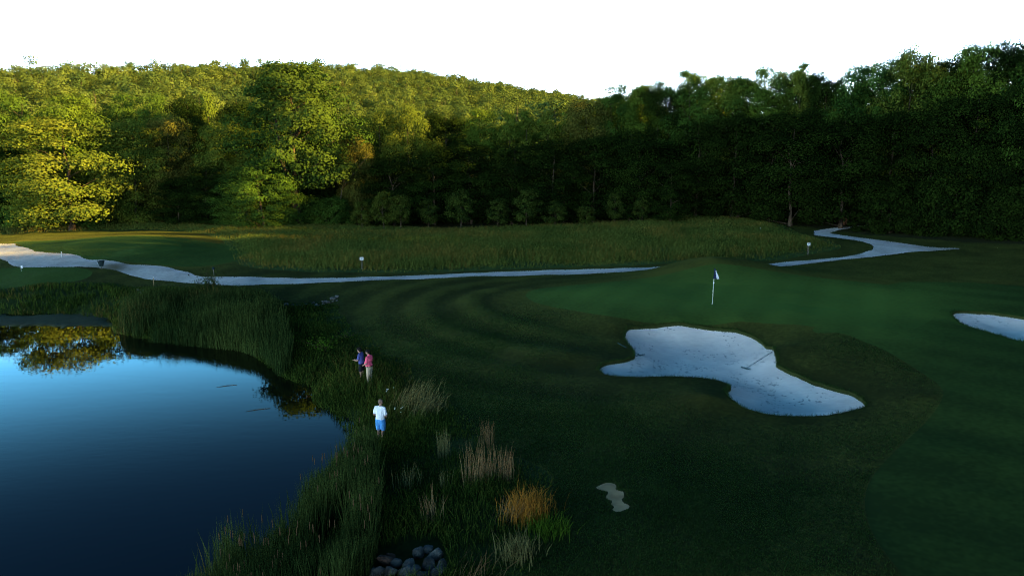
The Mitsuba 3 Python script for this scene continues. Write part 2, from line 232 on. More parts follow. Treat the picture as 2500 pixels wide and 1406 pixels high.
# one sheet of ground, cut exactly along the outlines of its surfaces
rr = [6.0]
while rr[-1] < 2500: rr.append(rr[-1] * (1.0075 if rr[-1] < 75 else 1.0095 if rr[-1] < 130 else 1.03 if rr[-1] < 900 else 1.2))
rr = np.array(rr)
rng = np.random.default_rng(11)
pts = []
for i, r in enumerate(rr):
    dense = np.arange(-0.72, 0.72, 0.0075 if r < 130 else 0.016) + 0.0037 * (i % 2)
    rest = np.arange(0.72, 2 * np.pi - 0.72, 0.06)
    a = np.concatenate([dense, rest]); pts.append(np.stack([r * np.sin(a), r * np.cos(a)], 1))
pts = np.vstack(pts); pts += rng.normal(0, 1, pts.shape) * (np.hypot(*pts.T) * 0.0012)[:, None]
def densify(P):
    out = []
    P = np.vstack([P, P[:1]])
    for a, b in zip(P[:-1], P[1:]):
        n = max(1, int(np.ceil(np.linalg.norm(b - a) / max(0.12, 0.006 * np.linalg.norm((a + b) / 2)))))
        out.append(a + (b - a) * (np.arange(n) / n)[:, None])
    return np.vstack(out)
def wobble(P, amp, s, seed):
    """a ragged edge: grass does not end on a drawn line"""
    d = np.roll(P, -1, 0) - np.roll(P, 1, 0); nrm = np.stack([d[:, 1], -d[:, 0]], 1); nrm /= np.linalg.norm(nrm, axis=1, keepdims=True) + 1e-9
    return P + nrm * (vnoise(P[:, 0], P[:, 1], s, 3, seed) * 2 * amp)[:, None]
RINGS = {k: densify(np.asarray(s.exterior.coords)[:-1]) for k, s in S.items()}
for k, amp, s in (('path', .5, .35), ('bunker', .16, 1.6), ('bunker2', .15, 1.6), ('dirt', .22, 2.5), ('meadow', .7, .3), ('mud', .9, .4), ('pond', .35, .7), ('bank', .6, .4), ('green_l', .3, .3)):
    RINGS[k] = wobble(RINGS[k], amp, s, 3 + len(k)); S[k] = spoly(RINGS[k])
ringpts = np.vstack(list(RINGS.values()))
d, _ = cKDTree(ringpts).query(pts)
pts = pts[d > np.maximum(0.07, 0.0035 * np.hypot(*pts.T))]
G = np.unique(np.round(np.vstack([ringpts, pts, [[0, 0], [3, -3], [-3, 3], [3, 3], [-3, -3]]]), 4), axis=0)
GZ = land(G[:, 0], G[:, 1])
P2 = shapely.points(G)
shapely.prepare(S['pond'])
dp = shapely.distance(S['pond'].exterior, P2); inp = shapely.contains_xy(S['pond'], G[:, 0], G[:, 1])
shore = np.clip(dp / 3.0, 0, 1)
GZ = np.where(inp, -np.minimum(0.04 + dp * 0.22, 2.2), np.minimum(GZ, 0.04 + dp * 0.30 + 2.5 * sm(2, 9, dp)))
inm = shapely.contains_xy(S['mud'], G[:, 0], G[:, 1]); dm = shapely.distance(S['mud'].exterior, P2)
GZ = np.where(inm, np.minimum(dm * 0.05, 0.05), GZ)
dg = shapely.distance(S['green'], P2)
bend = dg + 1.0 * vnoise(G[:, 0], G[:, 1], 0.10, 2, 8)
swale = np.sin(bend * 2 * np.pi / 3.5 + 0.5) * np.exp(-dg / 14) * sm(1.0, 3.5, dg) * (1 - sm(-2, 8, G[:, 0])) * sm(1, 4, shapely.distance(S['bank'], P2)) * sm(1, 4, shapely.distance(S['path'], P2))
GZ = GZ + 0.10 * swale
mound = gp(1745, 654, 3.0)
GZ = GZ + 0.76 * np.exp(-((G[:, 0] - mound[0]) / 5.4) ** 2 - ((G[:, 1] - mound[1]) / 2.9) ** 2)
tri = Delaunay(G)
cen = G[tri.simplices].mean(1)
zone = np.full(len(cen), 'rough', dtype=object)
rc, ac = np.hypot(*cen.T), np.arctan2(cen[:, 0], cen[:, 1])
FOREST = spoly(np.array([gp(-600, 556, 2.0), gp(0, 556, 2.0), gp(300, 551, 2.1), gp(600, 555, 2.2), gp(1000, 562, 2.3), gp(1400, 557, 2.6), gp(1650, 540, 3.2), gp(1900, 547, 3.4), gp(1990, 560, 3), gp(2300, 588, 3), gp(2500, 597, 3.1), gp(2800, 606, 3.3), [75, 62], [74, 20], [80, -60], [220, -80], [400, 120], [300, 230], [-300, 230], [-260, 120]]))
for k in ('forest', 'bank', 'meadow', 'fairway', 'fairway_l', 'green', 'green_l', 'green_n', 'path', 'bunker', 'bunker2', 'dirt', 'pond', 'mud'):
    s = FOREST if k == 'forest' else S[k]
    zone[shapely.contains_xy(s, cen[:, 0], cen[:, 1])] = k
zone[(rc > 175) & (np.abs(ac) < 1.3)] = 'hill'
LANDFN = LinearNDInterpolator(tri, GZ)
def zt(x, y): return np.nan_to_num(LANDFN(np.asarray(x, float), np.asarray(y, float)), nan=2.0)
# mowing bands round the green, swale shading painted in, dryness as a few scattered patches
bands = 0.5 + 0.48 * np.tanh(2.2 * np.sin(bend * 2 * np.pi / 3.5 + 0.5)) * np.exp(-dg / 22) * sm(0.5, 3, dg) * (1 - sm(-4, 12, G[:, 0]))
cross = 0.5 + 0.12 * np.sin((G[:, 0] * 0.75 + G[:, 1] * 0.66) * 2 * np.pi / 3.6)
fr = np.minimum(dg, shapely.distance(S['fairway_l'], P2))
dge = shapely.distance(S['green'].exterior, P2)
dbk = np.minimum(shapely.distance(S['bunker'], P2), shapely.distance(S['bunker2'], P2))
tongue = gp(1735, 965, 2.0)
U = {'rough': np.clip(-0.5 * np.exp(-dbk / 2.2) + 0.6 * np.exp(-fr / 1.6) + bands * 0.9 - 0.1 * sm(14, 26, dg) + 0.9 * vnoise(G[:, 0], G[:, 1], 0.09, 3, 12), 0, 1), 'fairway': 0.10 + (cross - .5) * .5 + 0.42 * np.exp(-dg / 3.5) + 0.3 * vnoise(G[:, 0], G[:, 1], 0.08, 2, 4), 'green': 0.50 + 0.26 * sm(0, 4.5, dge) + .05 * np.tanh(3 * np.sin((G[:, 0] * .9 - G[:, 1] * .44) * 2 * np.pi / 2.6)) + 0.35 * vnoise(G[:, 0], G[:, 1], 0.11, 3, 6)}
dry = np.clip((vnoise(G[:, 0], G[:, 1], 0.16, 3, 21) - 0.13) * 4, 0, 1)
wear = np.clip((vnoise(G[:, 0], G[:, 1], 0.25, 3, 23) - 0.10) * 4, 0, 1)
U['fairway_l'] = 0.25 + 0.3 * vnoise(G[:, 0], G[:, 1], 0.1, 3, 5)
U['green_l'] = U['fairway_l'] + .12; U['green_n'] = 0.42 + 0.3 * vnoise(G[:, 0], G[:, 1], 0.1, 3, 5)
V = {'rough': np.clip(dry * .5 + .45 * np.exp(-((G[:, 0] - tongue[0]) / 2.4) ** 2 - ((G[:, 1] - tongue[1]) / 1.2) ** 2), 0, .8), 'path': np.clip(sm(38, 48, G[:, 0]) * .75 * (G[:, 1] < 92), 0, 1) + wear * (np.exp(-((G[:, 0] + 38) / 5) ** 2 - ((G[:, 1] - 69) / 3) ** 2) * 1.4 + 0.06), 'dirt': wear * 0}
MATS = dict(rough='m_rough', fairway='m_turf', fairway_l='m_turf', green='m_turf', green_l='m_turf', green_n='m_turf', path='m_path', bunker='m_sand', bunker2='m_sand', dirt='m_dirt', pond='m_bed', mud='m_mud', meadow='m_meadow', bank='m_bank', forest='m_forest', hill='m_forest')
NAMES = dict(rough=('rough', 'dark mown rough grass between the pond and the putting green'), fairway=('fairway', 'smooth close-mown fairway at the lower right beside the big bunker'), green=('putting_green', 'smooth emerald putting green around the flagstick'),
             fairway_l=('fairway', 'smooth mown slope of the raised green at the left'), green_l=('putting_green', 'raised green with a sunlit far edge by the left trees'), green_n=('putting_green', 'small green below the left end of the path'), path=('path', 'pale gravel path winding across the course'), bunker=('sand_bunker', 'large curved white sand bunker in front of the green'),
             bunker2=('sand_bunker', 'oval white sand bunker cut by the right edge'), dirt=('dirt_patch', 'small bare sandy patch worn in the near rough'), pond=('pond_bed', 'dark bed of the pond'), mud=('mud', 'olive mud flat along the far left pond shore'), meadow=('meadow_ground', 'ground under the tall meadow grass beyond the path'),
             bank=('bank', 'weedy bank sloping down to the pond'), forest=('forest_floor', 'dark forest floor under the trees'), hill=('hill', 'long wooded hill rising behind the tree line'))
lipring = {}
for k in MATS:
    f = tri.simplices[zone == k]
    if not len(f): continue
    used, inv = np.unique(f, return_inverse=True); f = inv.reshape(f.shape)
    xy, z = G[used], GZ[used].copy()
    if k.startswith('bunker'):
        db = shapely.distance(S[k].exterior, P2[used])
        z = z - 0.17 - 0.28 * sm(0, 2.2, db) * (1 + 0.5 * vnoise(xy[:, 0], xy[:, 1], 0.5, 2, 3)) + 0.05 * vnoise(xy[:, 0], xy[:, 1], 1.6, 2, 9)
    v = np.column_stack([xy, z])
    a, b, c = v[f[:, 0]], v[f[:, 1]], v[f[:, 2]]
    up = np.cross(b - a, c - a)[:, 2] < 0; f[up] = f[up][:, ::-1]
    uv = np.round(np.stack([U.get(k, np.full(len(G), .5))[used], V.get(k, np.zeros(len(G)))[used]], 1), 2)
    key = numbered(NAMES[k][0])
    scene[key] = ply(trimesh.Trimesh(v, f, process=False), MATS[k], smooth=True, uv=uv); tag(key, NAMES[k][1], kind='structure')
    if k.startswith('bunker'):
        e = np.sort(np.vstack([f[:, [0, 1]], f[:, [1, 2]], f[:, [2, 0]]]), axis=1); e, n = np.unique(e, axis=0, return_counts=True); e = e[n == 1]
        top = np.column_stack([xy, GZ[used] + 0.003])
        lv = np.vstack([v[e[:, 0]], v[e[:, 1]], top[e[:, 0]], top[e[:, 1]]]); m = len(e); i = np.arange(m)
        scene[key + '__lip'] = ply((lv, np.stack([i, i + m, i + 3 * m, i + 2 * m], 1)), 'm_bank', uv=np.full((len(lv), 2), .5))
w = np.array([(-200, -30), (30, -30), (30, 75), (-200, 75)], float)
scene['water'] = ply((np.column_stack([w, np.zeros(4)]), np.array([[0, 1, 2, 3]])), 'm_water'); tag('water', 'still blue pond reflecting the evening sky', kind='structure')

def at(px, py):
    """where that line of sight meets the ground"""
    d = ray(px, py); t = np.geomspace(8, 400, 500); q = CAM + d * t[:, None]
    h = q[:, 2] - np.maximum(zt(q[:, 0], q[:, 1]), 0)
    i = int(np.argmax(h < 0)) or len(t) - 1
    lo, hi = t[i - 1], t[i]
    for _ in range(18):
        m = (lo + hi) / 2; q = CAM + d * m
        lo, hi = (m, hi) if q[2] > max(float(zt(q[0], q[1])), 0) else (lo, m)
    return CAM + d * hi

# ------------------------------------------------------------------ blades: grass, reeds
def inside(s, n, seed, weight=None):
    r = np.random.default_rng(seed); x0, y0, x1, y1 = s.bounds; out = np.zeros((0, 2))
    while len(out) < n:
        q = r.uniform((x0, y0), (x1, y1), (n * 2, 2)); q = q[shapely.contains_xy(s, q[:, 0], q[:, 1])]
        if weight is not None: q = q[r.uniform(size=len(q)) < weight(q[:, 0], q[:, 1])]
        out = np.vstack([out, q])
    return out[:n]
def blades(P, h, w, lean, seed, seg=2, az=None):
    """(vertices, triangles, uv) of one blade per point: width w, height h, bending over by 'lean' x height"""
    r = np.random.default_rng(seed); n = len(P); h = np.broadcast_to(h, n); w = np.broadcast_to(w, n)
    a = r.uniform(0, 2 * np.pi, n) if az is None else az; t = r.uniform(0, 2 * np.pi, n); L = lean * r.uniform(0.2, 1.3, n) * h
    D = np.stack([np.cos(a), np.sin(a), 0 * a], 1); Wd = np.stack([np.cos(t), np.sin(t), 0 * t], 1) * (w / 2)[:, None]
    tone, kind = r.uniform(size=n), r.uniform(size=n)
    rows = []
    for k in range(seg):
        s = k / seg; c = P + D * (L * s ** 1.8)[:, None] + np.array([0, 0, 1]) * (h * s * (1 - 0.12 * s * lean))[:, None]
        rows += [c - Wd * (1 - 0.35 * s), c + Wd * (1 - 0.35 * s)]
    rows.append(P + D * L[:, None] + np.array([0, 0, 1]) * (h * (1 - 0.12 * lean))[:, None])
    v = np.stack(rows, 1); m = v.shape[1]; f = []
    for k in range(seg - 1): b = 2 * k; f += [[b, b + 1, b + 3], [b, b + 3, b + 2]]
    f.append([m - 3, m - 2, m - 1])
    F = (np.arange(n)[:, None, None] * m + np.array(f)[None]).reshape(-1, 3)
    uv = np.stack([np.repeat(tone, m), np.repeat(kind, m)], 1)
    return v.reshape(-1, 3), F, uv
def stand(xy, z=None): return np.column_stack([xy, (np.maximum(zt(xy[:, 0], xy[:, 1]), -0.3) if z is None else z)])
def stuff(key, vfu, m, label):
    scene[key] = ply((vfu[0], vfu[1]), m, uv=vfu[2]); tag(key, label, kind='stuff')
def merge(*L):
    v, f = join([(a, b) for a, b, _ in L]); return v, f, np.vstack([c for *_, c in L])
REED_NEAR = spoly(curve([*poly([(890, 1120), (850, 1150), (790, 1180), (735, 1250), (665, 1295), (580, 1335), (500, 1390), (450, 1480), (420, 1600), (500, 1700), (700, 1700), (900, 1500), (930, 1350), (935, 1220), (915, 1140)], 0.1)], 4))
REED_FAR = spoly(curve(poly([(288, 800), (340, 824), (430, 836), (520, 844), (600, 856), (650, 882), (685, 915), (715, 890), (705, 845), (690, 800), (640, 772), (520, 762), (400, 762), (330, 772)], 0.2), 4))
def clumpy(s, seed, lo=0.25): return lambda x, y: np.clip(lo + 3.2 * (vnoise(x, y, s, 3, seed) + 0.12), 0, 1)
q = inside(REED_NEAR, 15500, 1, lambda x, y: clumpy(.8, 31)(x, y) * np.clip(shapely.distance(REED_NEAR.exterior, shapely.points(x, y)) / 1.6 + 1.6 * vnoise(x, y, .7, 2, 77), .08, 1)); r = np.random.default_rng(5)
near = blades(stand(q), r.uniform(1.0, 2.0, len(q)) * (0.85 + 0.9 * vnoise(q[:, 0], q[:, 1], .5, 2, 9)), r.uniform(.016, .034, len(q)), 0.16, 2, 3)
stuff('reeds', near, 'blade_reed', 'dense green reeds standing at the near edge of the pond')
h = q[r.uniform(size=len(q)) < .005]; hz = stand(h)
scene['reeds__seed_head'] = ply(join([tube([p + [0, 0, t] for t in (z, z + .05, z + .2, z + .24)], [.006, .013, .013, .003], 5) for p, z in zip(hz, r.uniform(1.2, 1.8, len(hz)))]), 'm_catkin'); tag('reeds__seed_head', kind='stuff')
q = inside(REED_FAR, 14000, 3, clumpy(.5, 33))
stuff('reeds_001', blades(stand(q), r.uniform(1.3, 2.2, len(q)) * (0.85 + 0.8 * vnoise(q[:, 0], q[:, 1], .35, 2, 19)), r.uniform(.03, .055, len(q)), 0.14, 4, 2), 'blade_reed', 'blue-green reed bed jutting from the far shore into the pond')
BK = S['bank'].difference(S['pond'].buffer(-0.6))
PILE = spoly(poly([(872, 1375), (930, 1345), (1010, 1332), (1080, 1345), (1095, 1400), (1080, 1450), (880, 1450)], .9))
BKN = BK.intersection(shapely.box(-30, 10, 20, 62)).difference(PILE)
q = inside(BKN, 60000, 6, lambda x, y: clumpy(.5, 35, .35)(x, y) * np.clip(28 / np.hypot(x, y), .3, 1) ** 1.0)
edge = np.clip(shapely.distance(S['bank'].exterior, shapely.points(q)) / 2.0, .25, 1)
dd = np.hypot(*q.T)
stuff('bank_grass', blades(stand(q), r.uniform(.22, .75, len(q)) * edge * (0.8 + 1.6 * np.clip(vnoise(q[:, 0], q[:, 1], .3, 3, 41), -.3, .5)), r.uniform(.014, .03, len(q)) * np.clip(dd / 24, 1, 2.5), 0.5, 7, 3), 'blade_bank', 'dark tangled grass and weeds on the pond bank')
q = inside(BK.intersection(shapely.box(-75, 40, -12, 75)), 22000, 8, clumpy(.4, 37, .3))
edge = np.clip(shapely.distance(S['bank'].exterior, shapely.points(q)) / 2.0, .2, 1)
stuff('bank_grass_001', blades(stand(q), r.uniform(.25, .6, len(q)) * edge, r.uniform(.05, .09, len(q)), 0.4, 9, 2), 'blade_bank', 'dark grass on the far bank of the pond below the path')
q = inside(S['meadow'].difference(S['green_l'].buffer(1.5)).difference(S['path'].buffer(.5)), 170000, 10, lambda x, y: clumpy(.2, 39, .6)(x, y) * np.clip(shapely.distance(S['meadow'].exterior, shapely.points(x, y)) / 3.5, .12, 1))
edge = np.clip(shapely.distance(S['meadow'].exterior, shapely.points(q)) / 3.0, .3, 1)
stuff('meadow_grass', blades(stand(q), r.uniform(.45, 1.0, len(q)) * edge * (1 + .8 * vnoise(q[:, 0], q[:, 1], .12, 3, 43)), r.uniform(.035, .075, len(q)), 0.4, 11, 2), 'blade_meadow', 'tall yellow-green meadow grass beyond the path')
RG = shapely.Polygon([gp(700, 700, 1.5), gp(1600, 700, 1.6), gp(2600, 800, 2), gp(2600, 1420, 2), gp(1200, 1420, 1.5)]).difference(shapely.union_all([S[k].buffer(.05) for k in ('bank', 'fairway', 'green', 'pond', 'path', 'bunker', 'dirt')]))
q = inside(RG, 120000, 12, lambda x, y: clumpy(.35, 45, .5)(x, y) * np.clip((50 - np.hypot(x, y)) / 30, 0, 1) * sm(.6, 8, shapely.distance(S['bunker'], shapely.points(x, y)) + 2.5 * vnoise(x, y, .25, 2, 51)))
n0 = len(q)
for k in ('bunker', 'bunker2'):
    e = np.repeat(RINGS[k], 10, 0); d = np.roll(e, -10, 0) - np.roll(e, 10, 0); d /= np.linalg.norm(d, axis=1, keepdims=True) + 1e-9
    e = e + np.stack([d[:, 1], -d[:, 0]], 1) * r.normal(0, .05, (len(e), 1)) + r.normal(0, .05, e.shape); q = np.vstack([q, e[~shapely.contains_xy(S[k].buffer(-.05), e[:, 0], e[:, 1])]])
stuff('rough_grass', blades(stand(q), np.where(np.arange(len(q)) < n0, r.uniform(.03, .085, len(q)), r.uniform(.05, .17, len(q))), r.uniform(.010, .02, len(q)) * np.clip(np.hypot(*q.T) / 22, 1, 2), 0.7, 13, 1), 'blade_rough', 'short uneven blades of the mown rough')

# countable tufts standing out of the bank
def tuft(name, px, py, n, h, w, spread, m, label, cat='grass tuft', group='pale grass tufts on the pond bank', lean=.3, seed=0, az=None):
    key = numbered(name); p = at(px, py); r = np.random.default_rng(seed + 100)
    xy = p[:2] + r.normal(0, 1, (n, 2)) * spread
    az = None if az is None else r.normal(az, .6, n)
    v, f, uv = blades(stand(xy), r.uniform(.35, 1.0, n) ** .8 * h, r.uniform(.6, 1.2, n) * w, lean, seed, 3, az)
    scene[key] = ply((v, f), m, uv=uv); tag(key, label, cat, group)
for i, (px, py, n, h, w, sp, m, lb, ln) in enumerate([
    (1010, 985, 220, 1.1, .020, .50, 'blade_pale', 'wispy pale grass tuft leaning right beside the white-shirted man', .55), (1045, 1005, 150, .9, .020, .40, 'blade_pale', 'low pale grass tuft at the edge of the mown rough', .7),
    (1085, 1115, 60, 1.25, .018, .12, 'blade_pale', 'slim upright pale tuft left of the reddish stalks', .12), (1190, 1085, 55, 1.15, .014, .14, 'blade_straw', 'upright cream-coloured tuft, farthest of the tall dry group', .18),
    (1160, 1185, 75, 1.7, .014, .24, 'blade_straw', 'tallest tan tuft in the middle of the dry group', .14), (1205, 1170, 60, 1.5, .014, .20, 'blade_straw', 'reddish-tan tuft right of the tallest dry one', .14), (1238, 1175, 60, 1.3, .018, .12, 'blade_straw', 'narrow dry tuft at the right end of the tall group', .14),
    (1000, 1195, 60, 1.0, .018, .20, 'blade_pale', 'thin green-buff tuft below the white-shirted man', .3), (1050, 1280, 34, 1.2, .018, .14, 'blade_straw', 'few straw-coloured stalks alone in the dark bank grass', .25), (1080, 1200, 26, .9, .016, .12, 'blade_pale', 'very thin pale tuft between reeds and dry stalks', .2),
    (1290, 1262, 420, .95, .020, .30, 'blade_orange_lit', 'bushy rust-orange tuft, orange light put into its colour, at the edge of the mown rough', .5), (1255, 1265, 110, .7, .020, .24, 'blade_straw', 'straw tuft tucked against the rust-orange one', .6),
    (1335, 1300, 260, .55, .022, .30, 'leaf_weed', 'bright green grass tuft below the rust-orange one', .5), (1262, 1360, 230, .7, .022, .24, 'blade_pale', 'loose pale green tuft above the lower edge, right of the rocks', .5), (1150, 1420, 40, .8, .016, .3, 'blade_straw', 'few arching straw blades beside the near rocks', .8)]):
    tuft('grass_tuft', px, py, n, h, w, sp, m, lb, lean=ln, seed=i, az=(0.3 if ln > .5 else None))
def weed(name, px, py, n, h, R, m, label, cat, leaf=.09, seed=0, group=None, stem='m_bark'):
    """a leafy low plant: stems and many broad leaves"""
    key = numbered(name); p = at(px, py); r = np.random.default_rng(seed + 300)
    tips = p + np.column_stack([r.normal(0, R * .5, 14), r.normal(0, R * .5, 14), r.uniform(.5, 1, 14) * h])
    scene[key + '__stem'] = ply(join([tube([p + [0, 0, -.05], (p + t) / 2 + [0, 0, .1 * h], t], [.012, .009, .004], 4) for t in tips]), stem)
    c = tips[r.integers(0, 14, n)] * 1.0; k = r.uniform(0.2, 1.05, n)[:, None]; c = p + (c - p) * k + r.normal(0, R * .22, (n, 3)); c[:, 2] = np.maximum(c[:, 2], p[2] + .05)
    scene[key + '__foliage'] = leafcards(c, leaf, np.tile([0, 0, 1.0], (n, 1)), r, m); tag(key + '__foliage', kind='stuff')
    tag(key, label, cat, group)
def leafcards(c, size, nrm, r, m, clump=None, spreadn=0.8):
    n = len(c); N = nrm + r.normal(0, spreadn, (n, 3)); N /= np.linalg.norm(N, axis=1, keepdims=True) + 1e-9
    A = np.cross(N, r.normal(0, 1, (n, 3))); A /= np.linalg.norm(A, axis=1, keepdims=True) + 1e-9; B = np.cross(N, A)
    s = size * r.uniform(.6, 1.3, n)[:, None]
    v = np.stack([c - A * s * .5, c + B * s * .32 + N * s * .08, c + A * s * .5, c - B * s * .32 + N * s * .08], 1).reshape(-1, 3)
    f = (np.arange(n)[:, None, None] * 4 + np.array([[0, 1, 2], [0, 2, 3]])[None]).reshape(-1, 3)
    cl = r.uniform(size=n) if clump is None else clump
    return ply((v, f), m, uv=np.stack([np.repeat(r.uniform(size=n), 4), np.repeat(cl, 4)], 1))
weed('weed', 800, 862, 420, .9, .9, 'leaf_weed', 'bright green leafy weed between the reed bed and the standing pair', 'weed', .13, 1)
weed('weed', 845, 830, 160, .5, .6, 'leaf_weed', 'small yellow-green weed behind the standing pair, beside the larger weed', 'weed', .11, 2)
weed('young_bush', 515, 735, 700, 2.3, 1.0, 'leaf_sapling', 'young bush rising above the far reeds in front of the path', 'bush', .16, 3)
for i, (px, py, lb) in enumerate([(955, 978, 'white wildflowers just above the head of the white-shirted man'), (978, 1030, 'white wildflowers at the right elbow of the white-shirted man')]):
    key = numbered('wildflower'); p = at(px, py); r2 = np.random.default_rng(40 + i)
    tp = p + np.column_stack([r2.normal(0, .16, 9), r2.normal(0, .2, 9), r2.uniform(.45, .75, 9)])
    scene[key + '__stem'] = ply(join([tube([p + (t - p) * [.6, .6, 0], t], [.006, .004], 4) for t in tp]), 'm_bank', uv=None)
    for j, t in enumerate(tp[:5]):
        fl = trimesh.creation.icosphere(1, .028); fl.vertices *= [1, 1, .5]; fl.apply_translation(t)
        scene[f'{key}__flower' + (f'_{j:03d}' if j else '')] = ply(fl, 'm_petal')
    tag(key, lb, 'wildflower', 'white wildflowers on the bank')

# ------------------------------------------------------------------ trees
def crown_profile(shape, t):
    t = np.clip(t, 0, 1); w, lo = {'round': (.42, .55), 'column': (.35, .7), 'spread': (.30, .75)}[shape]
    return np.where(t < w, lo + (1 - lo) * np.sin(np.pi / 2 * t / w), np.sqrt(np.clip(1 - ((t - w) / (1.04 - w)) ** 2.2, 0, 1)))
def make_tree(name, seed, H, R, base, shape, leafm, nleaf, leaf, nclump, bark='m_bark', limbs=12, trunk_r=.28, crad=.27, fork=False, lean=0.0, soft=False):
    """a shapegroup of trunk (with its limbs) and crown: H high, crown radius R, crown starting at base x H"""
    r = np.random.default_rng(seed)
    k = nclump * 3; t = r.uniform(0.02, 1, k); ang = r.uniform(0, 2 * np.pi, k); q = r.uniform(0.12, 1, k) ** 0.45
    lob = 1 + .22 * np.sin(ang * 3 + seed) * np.cos(t * 5 + seed) + .16 * np.sin(ang * 5 + 2 * seed + t * 7)
    rad = R * .82 * crown_profile(shape, t) * q * lob
    C = np.column_stack([rad * np.cos(ang), rad * np.sin(ang), H * (base + (1 - base) * .94 * t)])
    keep = [0]
    for i in range(1, k):                       # clumps keep some distance from each other, which leaves gaps
        if len(keep) >= nclump: break
        if np.min(np.linalg.norm((C[keep] - C[i]) * [1, 1, 1.25], axis=1)) > R * crad * .72: keep.append(i)
    C = C[keep]; m = len(C)
    cr = R * crad * r.uniform(.65, 1.25, m)
    n = r.multinomial(nleaf, cr ** 2 / (cr ** 2).sum()); who = np.repeat(np.arange(m), n); N = len(who)
    dirs = r.normal(0, 1, (N, 3)); dirs /= np.linalg.norm(dirs, axis=1, keepdims=True)
    dirs[:, 2] = np.where(dirs[:, 2] < -.35, -dirs[:, 2] * .6, dirs[:, 2])
    rad = cr[who] * r.uniform(.45, 1.08, N) * (1 + .35 * (meshkit.noise(dirs * 2.3 + who[:, None] * 3.1, seed) - .5))
    pos = C[who] + dirs * rad[:, None] * [1, 1, .88] + r.normal(0, .12, (N, 3))
    out = pos - [0, 0, H * (base + .45 * (1 - base))]; out /= np.linalg.norm(out, axis=1, keepdims=True) + 1e-9
    crown = leafcards(pos, leaf, dirs * 1.1 + out * .55 + [0, 0, .1] if not soft else dirs * .8 + out * .7 + [0, 0, .4], r, leafm, clump=r.uniform(size=m)[who], spreadn=.28 if soft else .36)
    parts = []
    top = H * .93; zs = np.linspace(-.4, top, 9); wob = np.cumsum(r.normal(0, .012 * H, (9, 2)), 0) * np.linspace(0, 1, 9)[:, None]; wob[:, 0] += lean * zs
    rr_ = trunk_r * (1 - zs / top * .88); rr_[0] *= 1.5
    parts.append(tube(np.column_stack([wob, zs]), rr_, 8))
    stem = lambda z: np.array([np.interp(z, zs, wob[:, 0]), np.interp(z, zs, wob[:, 1]), z])
    for i in r.permutation(m)[:limbs]:
        c = C[i]; z0 = max(H * base * .75, c[2] - np.hypot(*c[:2]) * r.uniform(.5, .95)); a = stem(z0); b = (a + c) / 2 + [0, 0, .06 * H * r.uniform(-.4, .6)] + r.normal(0, .02 * H, 3)
        r0 = trunk_r * .42 * (1 - z0 / H * .7)
        parts.append(tube([a, (a + b) / 2, b, (b + c) / 2, c], [r0, r0 * .8, r0 * .6, r0 * .4, r0 * .15], 5))
    if fork:
        a = stem(H * .08); d2 = np.array([.10, .03, 0]) * H
        parts.append(tube([a, a + d2 * .5 + [0, 0, .2 * H], a + d2 * .8 + [0, 0, .5 * H], a + d2 + [0, 0, .8 * H]], [trunk_r * .8, trunk_r * .65, trunk_r * .45, trunk_r * .1], 7))
    scene['kind_' + name] = {'type': 'shapegroup', 'trunk': ply(join(parts), bark, smooth=True), 'crown': crown}
    KINDS[name] = (H, R)
KINDS = {}
for i in range(3): make_tree(f'broad{i}', 10 + i, 24, 7.5, .03, 'round', 'leaf_deep', 26000, .38, 78, crad=.31)
for i in range(3): make_tree(f'leafy{i}', 20 + i, 22, 7.5, .05, 'round', ('leaf_green', 'leaf_lime', 'leaf_green')[i], 26000, .36, 85)
for i in range(3): make_tree(f'golden{i}', 30 + i, 20, 8.0, .04, 'round', ('leaf_gold', 'leaf_gold', 'leaf_olive')[i], 29000, .34, 90)
make_tree('giant', 41, 25, 8.6, .24, 'round', 'leaf_oak', 38000, .36, 130, limbs=22, trunk_r=.42, crad=.22, fork=True)
for i in range(2): make_tree(f'slim{i}', 50 + i, 22, 3.6, .15, 'column', 'leaf_gold', 11000, .40, 55, crad=.38)
for i in range(3): make_tree(f'planted{i}', 60 + i, 6, 2.2, .26, 'round', 'leaf_sapling', 4200, .24, 42, bark='m_bark', trunk_r=.085, limbs=9)
for i in range(2): make_tree(f'shrub{i}', 70 + i, 5, 3.4, .02, 'spread', 'leaf_green', 7000, .30, 50, trunk_r=.09, limbs=9)
make_tree('darkshrub', 75, 5, 3.4, .02, 'spread', 'leaf_deep', 6000, .30, 45, trunk_r=.09, limbs=8)
for i in range(4): make_tree(f'far{i}', 80 + i, 15, 5.6, .10, 'round', 'leaf_hill', 1500, .72, 20, limbs=0, crad=.40, soft=True)
def place_tree(name, kind, x, y, h, w, label, cat='tree', group=None, rot=None, record=True):
    H, R = KINDS[kind]; key = numbered(name) if record else name
    z = float(zt(x, y)) - .1; rg = np.random.default_rng(int(abs(x * 131 + y * 17)) + 3)
    s = w / 2 / (R * 1.0)
    scene[key] = {'type': 'instance', 'to_world': T().translate([x, y, z]).rotate([0, 0, 1], float(rg.uniform(0, 360)) if rot is None else rot).scale([s, s, h / H]), 'g': {'type': 'ref', 'id': 'kind_' + kind}}
    if record: tag(key, label, cat, group)
    return key
def column(px, dist, top):
    """(x, y, height above ground) of a tree at that forward distance whose top shows at row top"""
    d = ray(px, 450); x = d[0] / d[1] * dist; dt = ray(px, top)
    return x, dist, 11.5 + dist * dt[2] / dt[1] - float(zt(x, dist))
def tree(px, dist, top, wpx, kind, label=None, name='tree', cat='tree', group='trees of the wood edge', rot=None):
    x, y, h = column(px, dist, top)
    H, R = KINDS[kind]
    place_tree(name, kind, x, y, h, wpx / FPX * dist * 1.02 if kind[:4] == 'slim' else max(wpx / FPX * dist * 1.1, 1.25 * R * h / H), label or DARK, cat, group, rot)
DARK = 'dark tree in the shaded mass of the wood'
